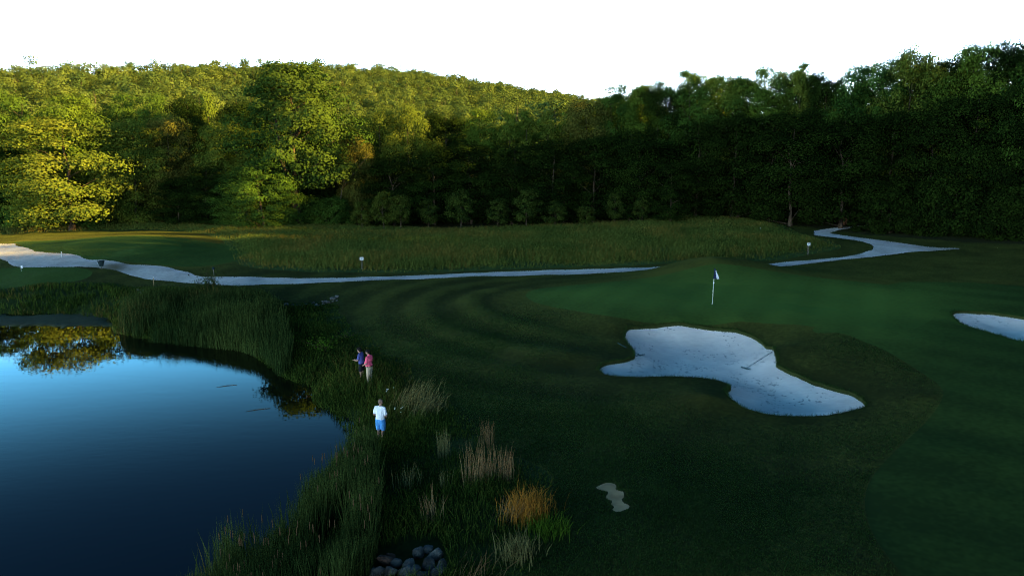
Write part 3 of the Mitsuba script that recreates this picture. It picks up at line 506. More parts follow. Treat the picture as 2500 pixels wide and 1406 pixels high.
for a in [(-70, 110, 290, 230, 'broad0', 'dark tree at the very left edge of the picture'), (50, 122, 222, 190, 'leafy0', 'green tree rising behind the golden trees at the far left'), (195, 125, 228, 180, 'leafy1', 'rounded light green crown rising behind the broad golden tree'),
          (165, 104, 288, 330, 'golden0', 'broad golden-green tree, widest of those at the left'), (325, 109, 292, 170, 'golden1', 'golden tree touching the right side of the broad golden tree'), (415, 113, 282, 140, 'golden2', 'brownish gold tree between the golden pair and the big tall tree'),
          (325, 130, 224, 140, 'leafy2', 'green crown peeping over the golden trees below the hill'), (390, 128, 226, 110, 'leafy0', 'second green crown behind the golden trees, nearer the dark one'), (468, 124, 230, 110, 'broad1', 'very dark crown left of the slim golden tree'),
          (515, 126, 220, 62, 'slim0', 'slim golden tree with a pointed top left of the big tall tree'), (548, 113, 302, 140, 'golden1', 'golden tree against the left side of the big tall tree'), (590, 121, 235, 120, 'broad2', 'dark crown just behind the left side of the big tall tree'),
          (640, 100, 388, 170, 'leafy2', 'bright green maple in front of the big tall tree'), (575, 104, 420, 130, 'leafy0', 'low green tree left of the bright green maple'), (500, 107, 400, 130, 'broad0', 'shadowy low tree at the foot of the slim golden tree'), (430, 108, 430, 110, 'broad1', 'shadowy low tree below the brownish gold tree'),
          (868, 110, 330, 110, 'golden2', 'yellowish tree right of the big tall tree, above the shade line'), (930, 118, 262, 130, 'golden0', 'golden crown in the last sun right of the big tall tree'), (1005, 117, 258, 120, 'golden1', 'golden crown at the right end of the sunlit trees'),
          (960, 109, 372, 150, 'broad0', None), (1060, 110, 350, 150, 'broad1', None), (1090, 121, 266, 130, 'broad2', 'dark crown with a lit rim right of the golden ones'), (1175, 122, 262, 120, 'leafy1', 'green-rimmed dark crown left of the three narrow ones'),
          (1243, 119, 266, 56, 'slim1', 'first of three narrow sunlit crowns, counted from the left'), (1290, 121, 262, 58, 'slim0', 'middle one of three narrow sunlit crowns'), (1336, 119, 264, 50, 'slim1', 'palest and rightmost of three narrow sunlit crowns'),
          (1425, 117, 238, 150, 'golden2', 'wide sunlit crown where the hill dips behind the wood'), (1150, 111, 340, 160, 'broad2', None), (1250, 110, 345, 170, 'broad0', None), (1350, 109, 335, 170, 'broad1', None), (1450, 110, 322, 160, 'broad2', None), (1540, 110, 310, 160, 'broad0', None),
          (1498, 119, 200, 115, 'leafy0', 'green-topped tree standing first against the sky on the right slope'), (1565, 117, 206, 90, 'leafy1', 'low bright crown in the dip of the right skyline'), (1603, 116, 186, 95, 'broad1', 'dark crown left of the highest dome on the mid skyline'), (1680, 113, 160, 130, 'leafy2', 'big domed crown on the skyline above the flagstick'),
          (1762, 113, 176, 100, 'golden0', 'yellow-tinged crown on the skyline right of the big dome'), (1805, 111, 186, 80, 'leafy0', 'small bright crown in the skyline notch'), (1857, 110, 156, 80, 'leafy1', 'rounded crown left of the lone tall tip'), (1938, 107, 140, 58, 'slim0', 'lone narrow tip standing clear of the skyline'),
          (2000, 106, 162, 95, 'broad2', 'dark crown just right of the lone tall tip'), (2062, 104, 148, 115, 'leafy2', 'ragged crown on the right skyline before the yellow dome'), (2135, 103, 138, 110, 'leafy0', 'green crown left of the yellow-green dome'), (2215, 100, 118, 160, 'golden1', 'yellow-green dome on the right skyline'),
          (2300, 98, 132, 100, 'broad0', 'dark crown in the step below the tallest right trees'), (2355, 93, 98, 125, 'leafy1', 'first of the tallest trees at the right'), (2432, 91, 84, 125, 'broad1', 'second of the tallest trees at the right'), (2505, 89, 64, 150, 'leafy2', 'tallest tree, cut by the right edge'), (2610, 88, 58, 160, 'broad2', None),
          (1560, 107, 330, 150, 'broad1', None), (1640, 101, 388, 110, 'broad2', 'small dark tree standing forward of the wood near the meadow hump'), (1700, 108, 290, 170, 'broad0', None), (1790, 106, 270, 170, 'broad1', None), (1880, 103, 262, 190, 'broad2', None), (1935, 98, 290, 220, 'broad0', 'broad shaded maple left of the sunlit stump'),
          (2060, 97, 270, 210, 'broad0', 'broad shaded tree behind the bend of the path'), (2170, 97, 262, 190, 'broad1', 'broad shaded tree right of the path opening'), (2270, 93, 235, 190, 'broad1', None), (2370, 90, 215, 200, 'broad2', None), (2470, 88, 210, 200, 'broad0', None), (2570, 86, 250, 200, 'broad2', None)]:
    tree(*a)
tree(725, 106, 148, 300, 'giant', 'big tall tree with a domed crown, tallest of the sunlit trees against the hill', rot=200)
rg = np.random.default_rng(77)
for px in [*range(-140, 1380, 92), *range(1420, 2760, 58)]:
    tp = np.interp(px, [-200, 0, 400, 580, 850, 1050, 1400, 1500, 1600, 1680, 1760, 1850, 2000, 2200, 2300, 2380, 2500, 2800], [245, 250, 262, 262, 285, 300, 275, 210, 190, 166, 181, 170, 164, 130, 130, 102, 74, 48]) + rg.uniform(-4, 12)
    tree(px + rg.uniform(-20, 20), rg.uniform(120, 140), tp, rg.uniform(120, 150), str(rg.choice(['broad0', 'leafy0', 'broad2', 'leafy2', 'golden0'] if px < 1100 else ['broad0', 'broad1', 'broad2', 'leafy1'])), 'crown half hidden behind the front trees of the wood')
for px, py, top, w, k, lb in [(885, 566, 492, 62, 0, 'small dim planted tree left of the planted pair'), (938, 567, 470, 66, 1, 'left tree of the planted pair with pale stems'), (980, 567, 472, 62, 2, 'right tree of the planted pair with pale stems'), (1047, 563, 486, 60, 0, 'small planted tree between the planted pair and the gold-topped one'),
                              (1125, 566, 466, 76, 1, 'planted tree with a gold-lit top'), (1215, 564, 482, 66, 2, 'planted tree right of the gold-topped one'), (1285, 562, 464, 84, 0, 'widest planted tree in the shade of the wood'), (1355, 560, 492, 66, 1, None), (1430, 557, 500, 60, 2, None), (1500, 552, 472, 52, 0, 'slender planted tree left of the meadow hump'),
                              (1566, 550, 480, 46, 1, 'thin-stemmed planted tree nearest the meadow hump'), (1655, 537, 452, 56, 2, 'planted tree on top of the meadow hump')]:
    p = at(px, py); dt = ray(px, top); place_tree('planted_tree', f'planted{k}', p[0], p[1], 11.5 + p[1] * dt[2] / dt[1] - p[2], w / FPX * p[1], lb or 'planted tree lost in the shade of the wood', 'small tree', 'planted trees along the meadow edge')
for px, py, top, w, k, lb in [(100, 562, 440, 210, 'shrub0', 'wide golden-edged shrub at the foot of the broad golden tree'), (235, 560, 460, 190, 'shrub1', 'bright green shrub under the broad golden tree'), (20, 560, 492, 130, 'shrub1', 'low spreading shrub near the left edge'), (345, 556, 505, 70, 'shrub0', 'small shrub between the golden trees and the raised green'),
                              (720, 562, 462, 140, 'shrub0', 'rounded light green shrub right of the sapling'), (685, 563, 490, 80, 'shrub1', 'pale-leaved shrub beside the rounded light green one'), (810, 563, 480, 110, 'shrub1', 'dim shrub with a lit top at the shade line'), (590, 558, 500, 90, 'darkshrub', 'dark shrub behind the thin sapling'), (500, 556, 500, 100, 'darkshrub', 'dark shrub below the slim golden tree')]:
    p = at(px, py); p = p + (p - CAM) * .03; dt = ray(px, top); place_tree('shrub', k, p[0], p[1], 11.5 + p[1] * dt[2] / dt[1] - float(zt(p[0], p[1])), w / FPX * p[1], lb, 'shrub', 'shrubs along the wood edge')
p = at(603, 566); place_tree('sapling', 'planted2', p[0], p[1], 11.5 + p[1] * ray(603, 478)[2] / ray(603, 478)[1] - p[2], 1.9, 'thin sapling with drooping leaves in front of the green maple', 'sapling')
# dense undergrowth closes the foot of the wood
line = np.array([gp(px, py, z) for px, py, z in [(-500, 550, 2), (0, 549, 2), (400, 546, 2.1), (900, 553, 2.2), (1300, 553, 2.5), (1600, 534, 3.1), (1900, 535, 3.3)]])
line3 = np.array([gp(px, py, z) for px, py, z in [(1880, 545, 3.3), (1960, 552, 3.1), (2025, 548, 3.0)]])
line2 = np.array([gp(px, py, z) for px, py, z in [(2170, 570, 3), (2300, 582, 3), (2500, 592, 3.1), (2750, 600, 3.3)]])
n = 0
for L, cnt in ((line, 62), (line2, 16), (line3, 7)):
    s = np.concatenate([[0], np.cumsum(np.linalg.norm(np.diff(L, axis=0), axis=1))])
    for u in np.linspace(0, s[-1], cnt):
        x = np.interp(u, s, L[:, 0]) + rg.uniform(-1, 1); y = np.interp(u, s, L[:, 1]) + rg.uniform(2, 7); n += 1
        place_tree(f'undergrowth__{n:03d}', 'darkshrub', x, y, rg.uniform(3, 6.5), rg.uniform(6, 9), None, record=False)
tag('undergrowth', 'dark undergrowth closing the foot of the wood', kind='stuff')
# the wood goes on over the rise at the right, out of the picture, and shades the course
n = 0
for x in np.arange(70, 175, 8.5):
    for y in np.arange(-150, 140, 9.5):
        n += 1; xx, yy = x + rg.uniform(-3, 3), y + rg.uniform(-3, 3)
        if math.atan2(xx, yy) < .66: continue
        place_tree(f'forest__{n:03d}', 'far' + str(n % 4), xx, yy, rg.uniform(24, 29) + (8 if yy < 49 else 4 if yy > 88 else 0), rg.uniform(11, 15), None, record=False)
for px in range(1250, 2800, 100):
    for dist in (162, 178):
        x = ray(px, 450)[0] / ray(px, 450)[1] * dist; n += 1
        place_tree(f'forest__{n:03d}', 'far' + str(n % 4), x + rg.uniform(-4, 4), dist + rg.uniform(-5, 5), rg.uniform(20, 25) + max(0, x) * .03, rg.uniform(12, 15), None, record=False)
tag('forest', 'wood continuing over the rise beyond the right tree line', kind='stuff')
# the hill's canopy
n = 0
hp = []
for dist in np.arange(168, 800, 7.0):
    for a in np.arange(-0.66, 0.20, 7.6 / dist):
        hp.append((dist + rg.uniform(-3, 3), a + rg.uniform(-3, 3) / dist))
hp = np.array(hp); hp = hp[hp[:, 0] < np.interp(hp[:, 1], RA, RDIST) + 14]
hx, hy = hp[:, 0] * np.sin(hp[:, 1]), hp[:, 0] * np.cos(hp[:, 1]); hz = zt(hx, hy)
ok = (hz + 16 - 11.5) / hp[:, 0] > math.tan(math.radians(2.6)); hp, hx, hy, hz = hp[ok], hx[ok], hy[ok], hz[ok]
for i in range(len(hp)):
    k = i % 4; s = rg.uniform(.85, 1.25); H = rg.uniform(.75, 1.1)
    scene[f'hill_forest__{i:04d}'] = {'type': 'instance', 'to_world': T().translate([hx[i], hy[i], hz[i] - 1]).rotate([0, 0, 1], rg.uniform(0, 360)).scale([s, s, s * H]), 'g': {'type': 'ref', 'id': f'kind_far{k}'}}
tag('hill_forest', 'continuous sunlit tree canopy covering the hill', kind='stuff')
print('hill trees', len(hp), 'entries', len(scene))
# leaning pale dead stems at the shade line
for i, (a, b, lb) in enumerate([((836, 458, 106), (905, 372, 107), 'thin dead stem leaning right at the shade line')]):
    q0, q1 = [CAM + ray(px, py) / ray(px, py)[1] * D for px, py, D in (a, b)]
    g = np.array([q0[0] - 1.2, q0[1] + .5, float(zt(q0[0], q0[1])) - .2])
    key = numbered('leaning_stem'); scene[key] = ply(tube([g, g * .5 + q0 * .5 + [-.1, 0, 0], q0, (q0 + q1) / 2 + [.1, 0, .1], q1], [.12, .09, .07, .05, .02], 6), 'm_bark', smooth=50); tag(key, lb, 'dead tree')
key = 'tree_stump'; p = at(2061, 548); st = tube([p + [0, 0, z] for z in (-.1, .1, .5, 1.0, 1.45)], [.55, .45, .38, .36, .36], 12)
mat('m_litbark', proc(lambda p, n, uv: mix((.20, .09, .05), (.42, .19, .10), fbm(p.x * 6, p.y * 6, p.z * 1.5, octaves=3))), bump=barkbump, height=0.05)  # orange of low sun on the trunk is painted into this bark
scene[key] = ply(st, 'm_litbark', smooth=40); tag(key, 'broken trunk, orange sunlight put into its colour, standing where the path enters the wood', 'stump')

# ------------------------------------------------------------------ rocks
def rock(px, py, w, label, group, name='boulder', seed=0, m='m_rock', flat=.7):
    r = np.random.default_rng(seed); p = at(px, py)
    h = r.normal(0, 1, (22, 3)); h /= np.linalg.norm(h, axis=1, keepdims=True); h *= r.uniform(.75, 1.1, (22, 1)) * [1, r.uniform(.7, 1), flat]
    q = trimesh.convex.convex_hull(h); q = trimesh.Trimesh(*trimesh.remesh.subdivide(q.vertices, q.faces)); q = trimesh.Trimesh(*trimesh.remesh.subdivide(q.vertices, q.faces)); trimesh.smoothing.filter_laplacian(q, iterations=2)
    q.vertices += q.vertex_normals * ((meshkit.fbm(q.vertices * 1.8 + seed, 3, seed) - .5) * .25)[:, None]
    q.apply_scale(w / 2); q.apply_transform(trimesh.transformations.euler_matrix(r.uniform(-.4, .4), r.uniform(-.4, .4), r.uniform(0, 6)))
    q.apply_translation(p + [0, 0, w * .16])
    key = numbered(name); scene[key] = ply(q, m, smooth=35); tag(key, label, 'rock', group)
for i, (px, py, w, lb, m) in enumerate([(895, 1395, .62, 'grey boulder at the left end of the near rock pile', 0), (912, 1410, .50, 'pale boulder at the lower left of the near rock pile', 0), (925, 1402, .5, 'dark blue-grey boulder in front of the rusty one', 0), (940, 1376, .62, 'rusty brown boulder in the near rock pile', 1), (955, 1362, .36, 'small brown stone behind the rusty boulder', 1),
                                        (968, 1382, .46, 'greenish boulder right of the rusty one', 0), (945, 1406, .62, 'greenish flat boulder at the lower edge of the near pile', 0), (1000, 1386, .56, 'brightest white-topped boulder in the near pile', 0), (990, 1404, .6, 'broad dark boulder below the white-topped one', 0), (1026, 1355, .56, 'square-topped grey boulder at the back of the near pile', 0), (1046, 1345, .4, 'small dark stone behind the square-topped boulder', 0),
                                        (1060, 1362, .56, 'tan-grey boulder at the right of the near pile', 0), (1018, 1400, .52, 'tall narrow boulder in the middle of the near pile', 0), (1045, 1385, .5, 'blue-grey boulder below the tan-grey one', 0), (1030, 1412, .42, 'small pale stone at the lower edge between larger boulders', 0), (1075, 1385, .5, 'dark boulder at the right end of the near pile', 0), (1068, 1402, .5, 'low grey boulder at the lower right of the near pile', 0)]):
    rock(px, py, w, lb, 'boulders of the near rock pile', seed=i + 1, m='m_rustrock' if m else 'm_rock')
r = np.random.default_rng(8)
far = [(699, 748, .62, 'largest pale stone at the left end of the far rock strip'), (716, 747, .42, 'stone right beside the largest pale one'), (822, 727, .5, 'pale rounded stone at the right end of the far rock strip'), (811, 731, .55, 'flat grey stone left of the rounded end stone')]
for t in np.linspace(0, 1, 22):
    far.append((705 + 118 * t + r.uniform(-4, 4), 757 - 21 * t + r.uniform(-6, 5), r.uniform(.25, .5), 'small grey stone in the rock strip above the far bank'))
for i, (px, py, w, lb) in enumerate(far): rock(px, py, w, lb, 'stones of the far rock strip', 'stone', 50 + i, flat=.55)
for i, (px, py, w) in enumerate([(338, 712, .5), (347, 714, .55), (356, 713, .4), (345, 718, .4)]): rock(px, py, w, 'grey stone half hidden in the grass above the left reeds', 'stones above the left reeds', 'stone', 90 + i)
for i, (a, b, lb) in enumerate([((528, 945), (578, 939), 'dark twig floating on the pond, farther one'), ((600, 1004), (660, 996), 'dark twig floating on the pond, nearer one')]):
    q0, q1 = np.array([*gp(*a, .01), .012]), np.array([*gp(*b, .01), .012]); key = numbered('floating_twig')
    scene[key] = ply(tube([q0, q0 + (q1 - q0) * .5 + [0, .08, 0], q1], [.006, .018, .01], 5), 'm_post'); tag(key, lb, 'twig', 'twigs on the pond')

# ------------------------------------------------------------------ things on the course
def lathe(prof, at_, sides=20):
    prof = np.array(prof); m = trimesh.creation.revolve(prof, sections=sides); m.apply_translation(at_); return m
def box(x, y, z, c, bev=.0):
    b = trimesh.creation.box([x, y, z]); b.apply_translation(c); return b
p = at(1739, 742); k = numbered('flagstick')
scene[k + '__pole'] = ply(tube([p + [0, 0, -.1], p + [.02, 0, 1.1], p + [.05, 0, 2.24]], [.026, .024, .021], 8), 'm_pole', smooth=50)
scene[k + '__band'] = ply(tube([p + [.027, 0, 1.36], p + [.028, 0, 1.42]], [.042, .042], 8), 'm_flagwhite')
scene[k + '__ferrule'] = ply(lathe([(0, 0), (.05, 0), (.05, .015), (.02, .05), (0, .05)], p + [0, 0, .0]), 'm_pole')
def cloth(u0, u1, key, m):                    # a flag hanging in folds from the upper hem
    n, q = 18, 8; V_, F_ = [], []
    for i in range(n):
        s = i / (n - 1)
        for j in range(q):
            t = u0 + (u1 - u0) * j / (q - 1)
            V_.append(p + [.06 + .03 + (.04 + .13 * s) * t + .02 * math.sin(9 * t + 3 * s), .05 * math.sin(11 * t + s) * (.3 + s) - .03 * t - .05, 2.26 - .62 * s - .10 * t * (1 - s)])
    for i in range(n - 1):
        for j in range(q - 1): a = i * q + j; F_.append([a, a + 1, a + q + 1, a + q])
    scene[key] = ply((np.array(V_), np.array(F_)), m, smooth=True)
cloth(0.45, 1.4, k + '__flag', 'm_flagwhite'); cloth(-0.85, 0.45, k + '__flag_trim', 'm_flagnavy'); tag(k + '__flag', 'white flag cloth hanging limp'); tag(k + '__flag_trim', 'dark blue fold of the flag')
tag(k, 'flagstick with limp white flag standing on the putting green', 'golf flag')
def flag_small(px, py, h, lb):
    p = at(px, py); k = numbered('flagstick'); scene[k + '__pole'] = ply(tube([p + [0, 0, -.05], p + [0, 0, h]], [.016, .014], 6), 'm_pole'); scene[k + '__flag'] = ply(box(.16, .02, .20, p + [.09, 0, h - .12]), 'm_flagwhite'); tag(k, lb, 'golf flag')
flag_small(52, 663, .55, 'tiny white marker flag on the small left green')
def rake(px, py, qx, qy, lb):
    a, b = at(px, py), at(qx, qy); k = numbered('bunker_rake')
    z = sandz(a); a = np.array([a[0], a[1], z + .05]); b = b + [0, 0, .09]
    d = (b - a) / np.linalg.norm(b - a); sd = np.cross(d, [0, 0, 1]); sd /= np.linalg.norm(sd)
    scene[k + '__handle'] = ply(tube([a, b], [.018, .018], 8), 'm_rake', smooth=True)
    scene[k + '__head'] = ply(tube([a - sd * .31, a + sd * .31], [.03, .03], 8), 'm_rake')
    for j, s in enumerate(np.linspace(-.28, .28, 9)):
        scene[f'{k}__tooth' + (f'_{j:03d}' if j else '')] = ply(tube([a + sd * s, a + sd * s - d * .03 - [0, 0, .09]], [.010, .005], 5), 'm_rake')
    tag(k, lb, 'rake', 'rakes left in the big bunker')
SANDXY = scene['sand_bunker']; _sv = meshkit.WRITTEN[SANDXY['filename']][0]; _st = cKDTree(_sv[:, :2])
def sandz(a): return float(_sv[_st.query(a[:2])[1], 2])
rake(1822, 884, 1888, 861, 'dark rake in the sand with its handle over the right rim'); rake(1563, 860, 1508, 841, 'dark rake at the left rim with its handle lying on the grass')
def sign(px, py, h, w, hh, lb, show_post=True):
    p = at(px, py); k = numbered('course_sign')
    scene[k + '__post'] = ply(box(.09, .09, h - .02, p + [0, 0, h / 2 - .05]), 'm_post'); scene[k + '__panel'] = ply(box(w, .03, hh, p + [0, -.065, h - hh / 2]), 'm_signwhite')
    scene[k + '__print'] = ply(box(w * .55, .006, hh * .36, p + [0, -.083, h - hh / 2]), 'm_signgrey'); tag(k + '__print', 'grey faded patch on the panel'); tag(k, lb, 'sign', 'small white signs by the path')
sign(884, 658, 1.15, .34, .28, 'small white sign half sunk in the meadow grass above the path'); sign(1972, 622, 1.2, .30, .28, 'small white sign on a post inside the path bend at the right')
sign(1856, 570, .7, .10, .12, 'tiny pale marker on the meadow hump')
p = at(248, 656); k = 'waste_bin'
scene[k + '__stand'] = ply(lathe([(0, 0), (.12, 0), (.12, .03), (.04, .06), (.04, .28), (0, .28)], p), 'm_post', smooth=40)
scene[k + '__bin'] = ply(lathe([(0, .24), (.16, .24), (.20, .34), (.28, .66), (.30, .70), (.25, .70), (.20, .40), (0, .36)], p), 'm_bin', smooth=40)
scene[k + '__rim'] = ply(lathe([(.27, .70), (.32, .70), (.32, .745), (.27, .745), (.27, .70)], p), 'm_bin', smooth=40); tag(k, 'dark goblet-shaped bin on a stem beside the left path', 'bin')
for px, py, h, c, lb in [(376, 700, .75, 1, 'brown stake with a pale top on the grass above the left reeds'), (151, 628, .5, 0, 'thin pale stake beside the far edge of the left path')]:
    p = at(px, py); k = numbered('stake'); scene[k + '__shaft'] = ply(tube([p + [0, 0, -.1], p + [0, 0, h]], [.035, .03], 6), 'm_stake' if c else 'm_signwhite'); scene[k + '__cap'] = ply(tube([p + [0, 0, h + .003], p + [0, 0, h + .10]], [.036, .03], 6), 'm_signwhite'); tag(k, lb, 'stake', 'marker stakes')
p = at(524, 700); k = 'post'; scene[k + '__shaft'] = ply(tube([p + [0, 0, -.1], p + [0, 0, 1.45]], [.05, .045], 8), 'm_post', smooth=40); scene[k + '__cap'] = ply(lathe([(0, 0), (.10, 0), (.12, .10), (.06, .20), (0, .21)], p + [0, 0, 1.45]), 'm_bin', smooth=40); tag(k, 'dark post with a knob top behind the young bush', 'post')

# ------------------------------------------------------------------ people
def ball(c, r, n=14): return m3.Manifold.sphere(float(r), n).translate([float(v) for v in c])
def bone(a, b, ra, rb): return m3.Manifold.batch_hull([ball(a, ra), ball(b, rb)])
def chain(P, R): return [bone(P[i], P[i + 1], R[i], R[i + 1]) for i in range(len(P) - 1)]
def finish(parts, edge=.02, it=6):
    m = m3.Manifold.batch_boolean(parts, m3.OpType.Add).refine_to_length(edge).to_mesh()
    t = trimesh.Trimesh(m.vert_properties[:, :3], m.tri_verts); trimesh.smoothing.filter_taubin(t, lamb=.5, nu=.52, iterations=it); return t
def person(px, py, yaw, h, sh, pants, long_, shirt_len, arms, hair, head_tilt, label, belly=0.0, belt=False, stoop=0.0, head_yaw=0.0, shoes='m_shoe', skin='m_skin'):
    """faces local +y; arms = for each side (elbow, wrist) in the body's frame at a height of 1.78 m"""
    k = numbered('person'); p0 = at(px, py); A = np.array
    hip, knee, ank = .10, .095, .10
    L = lambda s: [A([s * hip, 0, .93]), A([s * .105, .02, .50]), A([s * ank, -.02, .09])]
    chest, neck, hd = A([0, .01 + stoop * .35, 1.30]), A([0, .015 + stoop * .75, 1.49]), A([0, .045 + stoop * 1.1 + head_tilt * .05, 1.655 - stoop * .25])
    shd = lambda s: A([s * .185, .005 + stoop * .6, 1.43 - stoop * .1])
    body = []
    for s in (-1, 1):
        body += chain(L(s), [.088, .060, .042]); body.append(bone(L(s)[2] + [0, 0, -.03], L(s)[2] + [0, .15, -.055], .038, .028))
        body.append(bone(L(s)[1] + [0, -.035, -.10], L(s)[1] + [0, -.02, -.22], .048, .042))
        e, w = A(arms[0 if s < 0 else 1][0]), A(arms[0 if s < 0 else 1][1])
        body += chain([shd(s), e, w], [.048, .043, .029])
        d = (w - e) / np.linalg.norm(w - e); side = np.cross(d, [0, 0, 1.0]); side /= np.linalg.norm(side); dn = np.cross(side, d)
        palm = w + d * .085; body.append(m3.Manifold.batch_hull([ball(w + d * .02, .024), ball(palm + side * .028, .015), ball(palm - side * .028, .015)]))
        for j, ln in enumerate((.068, .078, .074, .058)):           # four curled fingers and a thumb from the palm's side
            b0 = palm + side * (.03 - .02 * j); b1 = b0 + d * ln * .5 + dn * .006; b2 = b1 + d * ln * .22 + dn * ln * .34 * -1; b3 = b2 - d * ln * .14 - dn * ln * .24
            body += chain([b0, b1, b2, b3], [.0095, .009, .0085, .0075])
        t0 = w + d * .035 + side * .026 * -s; t1 = t0 + d * .03 - side * s * .024; t2 = t1 + d * .03 - side * s * .004 - dn * .012
        body += chain([t0, t1, t2], [.012, .0105, .009])
    body += chain([A([0, 0, .95]), A([0, .01, 1.12]), chest], [.09, .09, .10]); body.append(m3.Manifold.batch_hull([ball(shd(-1), .042), ball(shd(1), .042), ball(chest, .095)]))
    body.append(bone(neck - [0, 0, .06], hd - [0, .01, .05], .062, .056))
    c, s_ = math.cos(head_yaw), math.sin(head_yaw); R3 = A([[c, -s_, 0], [s_, c, 0], [0, 0, 1]]); ct, stt = math.cos(-head_tilt), math.sin(-head_tilt); R3 = R3 @ A([[1, 0, 0], [0, ct, -stt], [0, stt, ct]])
    hp_ = lambda v: hd + R3 @ A(v)
    body.append(m3.Manifold.batch_hull([ball(hp_([0, -.025, .025]), .088), ball(hp_([0, .02, .015]), .078), ball(hp_([0, .052, -.085]), .034), ball(hp_([-.03, .03, -.07]), .034), ball(hp_([.03, .03, -.07]), .034)]))
    body.append(bone(hp_([0, .088, .005]), hp_([0, .112, -.028]), .010, .015)); body.append(bone(hp_([-.018, .086, -.062]), hp_([.018, .086, -.062]), .008, .008))
    for s in (-1, 1): body.append(m3.Manifold.batch_hull([ball(hp_([s * .084, -.01, .02]), .014), ball(hp_([s * .084, -.005, -.025]), .011), ball(hp_([s * .096, -.022, .012]), .010)])); body.append(bone(hp_([s * .018, .086, .026]), hp_([s * .046, .078, .026]), .009, .008))
    sc = h / 1.78; M = trimesh.transformations.translation_matrix(p0 - [0, 0, .03]) @ trimesh.transformations.rotation_matrix(yaw, [0, 0, 1]) @ np.diag([sc, sc, sc, 1])
    def put(name, t, m, smooth=True):
        t = t.copy(); t.apply_transform(M); scene[f'{k}__{name}'] = ply(t, m, smooth=smooth)
    put('body', finish(body, .016, 5), skin)
    low = shirt_len; top = [A([0, -.005, low]), A([0, .015 + belly * .5, 1.10]), chest]
    sh_ = [m3.Manifold.batch_hull([ball([-.075, 0, low], .118 + belly * .3), ball([.075, 0, low], .118 + belly * .3), ball([-.06, .02 + belly, 1.12], .125 + belly * .35), ball([.06, .02 + belly, 1.12], .125 + belly * .35)]),
           m3.Manifold.batch_hull([ball([-.06, .02 + belly, 1.12], .125 + belly * .3), ball([.06, .02 + belly, 1.12], .125 + belly * .3), ball(chest + [-.06, 0, 0], .135), ball(chest + [.06, 0, 0], .135)]),
           m3.Manifold.batch_hull([ball(shd(-1), .068), ball(shd(1), .068), ball(chest + [-.06, 0, 0], .132), ball(chest + [.06, 0, 0], .132), ball(neck - [0, 0, .03], .062)])]
    for s in (-1, 1):
        e = A(arms[0 if s < 0 else 1][0]); sh_.append(bone(shd(s), shd(s) + (e - shd(s)) * .72, .070, .068))
    cut = m3.Manifold.cube([2, 2, 1]).translate([-1, -1, low - 1.0])
    put('shirt', finish([m3.Manifold.batch_boolean(sh_, m3.OpType.Add) - cut], .03, 8), sh)
    if sh == 'm_pink_cloth': put('collar', finish([bone(neck - [0, -.02, .02], neck + [0, -.005, .012], .066, .070)], .02, 2), sh)
    tr = [m3.Manifold.batch_hull([ball([-.085, 0, .95], .128), ball([.085, 0, .95], .128), ball([-.08, 0, .84], .118), ball([.08, 0, .84], .118)])]
    for s in (-1, 1):
        l = L(s); tr += ([bone(l[0] - [0, 0, .05], l[1], .112, .088), bone(l[1], l[2] + [0, 0, .02], .088, .076)] if long_ else [bone(l[0] - [0, 0, .05], l[1] + [0, 0, .06], .112, .104)])
    tm = m3.Manifold.batch_boolean(tr, m3.OpType.Add) - m3.Manifold.cube([2, 2, 1]).translate([-1, -1, low + .05])
    if not long_: tm = tm - m3.Manifold.cube([2, 2, .5]).translate([-1, -1, .0])
    put('trousers' if long_ else 'shorts', finish([tm], .022, 3), pants)
    if belt: put('belt', finish([m3.Manifold.batch_hull([ball([x, y, low - .005 + dz], .02) for x in (-.2, .2) for y in (-.02, .02) for dz in (-.012, .012)] + [ball([x, y * (1 + belly), low - .005], .02) for x in (-.09, .09) for y in (-.125, .125)])], .02, 1), 'm_leather')
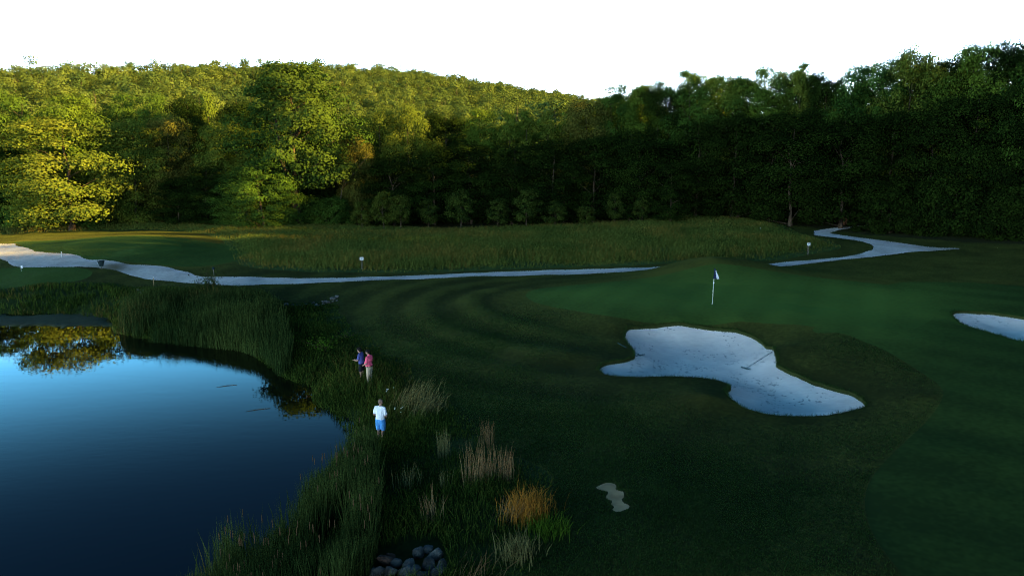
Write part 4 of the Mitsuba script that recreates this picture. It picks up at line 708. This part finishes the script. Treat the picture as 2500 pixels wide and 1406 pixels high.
    for j, s in enumerate((-1, 1)):
        l = L(s)[2]; put('shoe' + (f'_{j:03d}' if j else ''), finish([m3.Manifold.batch_hull([ball(l + [0, -.05, -.045], .045), ball(l + [0, .08, -.055], .046), ball(l + [0, .17, -.062], .034), ball(l + [0, -.01, -.01], .048)])], .02, 2), shoes)
        put('eye' + (f'_{j:03d}' if j else ''), trimesh.creation.icosphere(2, .011).apply_translation(hp_([s * .032, .084, .008])), 'm_eye')
    if hair == 'short': hm = [m3.Manifold.batch_hull([ball(hp_([0, -.03, .034]), .094), ball(hp_([0, .02, .05]), .070), ball(hp_([0, -.06, -.02]), .070)])]; hmat = 'm_hair'
    elif hair == 'full': hm = [m3.Manifold.batch_hull([ball(hp_([0, -.03, .04]), .104), ball(hp_([0, .03, .058]), .072), ball(hp_([-.03, -.06, -.045]), .075), ball(hp_([.03, -.06, -.045]), .075)]), bone(hp_([-.05, .06, .075]), hp_([.05, .06, .075]), .03, .03)]; hmat = 'm_hair'
    else: hm = [m3.Manifold.batch_hull([ball(hp_([0, -.027, .030]), .0885), ball(hp_([0, -.05, -.02]), .066), ball(hp_([0, .005, .045]), .070)])]; hmat = 'm_cropped'
    t = finish(hm, .014, 1); t.vertices += t.vertex_normals * ((meshkit.fbm(t.vertices * 45, 2, 3) - .5) * (.03 if hair != 'cropped' else .002))[:, None]; put('hair', t, hmat)
    tag(k, label, 'person', 'people at the pond')
person(930, 1076, -.35, 1.80, 'm_white_cotton', 'm_blue_cloth', False, .92, (((-.26, -.02, 1.14), (-.10, .22, 1.08)), ((.29, -.03, 1.13), (.17, .23, 1.10))), 'cropped', .45, 'man in a white t-shirt and bright blue shorts seen from behind', head_yaw=-.35)
person(903, 938, 1.25, 1.80, 'm_pink_cloth', 'm_khaki', True, .98, (((-.27, .02, 1.13), (-.14, .22, 1.03)), ((.28, .02, 1.13), (.15, .24, 1.03))), 'short', .40, 'stout man in a pink polo shirt and khaki trousers standing', belly=.06, belt=True)
person(884, 926, 1.35, 1.72, 'm_navy_cloth', 'm_black_cloth', False, .88, (((-.24, .10, 1.12), (-.10, .34, 1.10)), ((.25, .08, 1.12), (.12, .34, 1.08))), 'full', .45, 'dark-haired youth in a purple-blue t-shirt and black shorts beside the man in pink', stoop=.05, shoes='m_black_cloth')
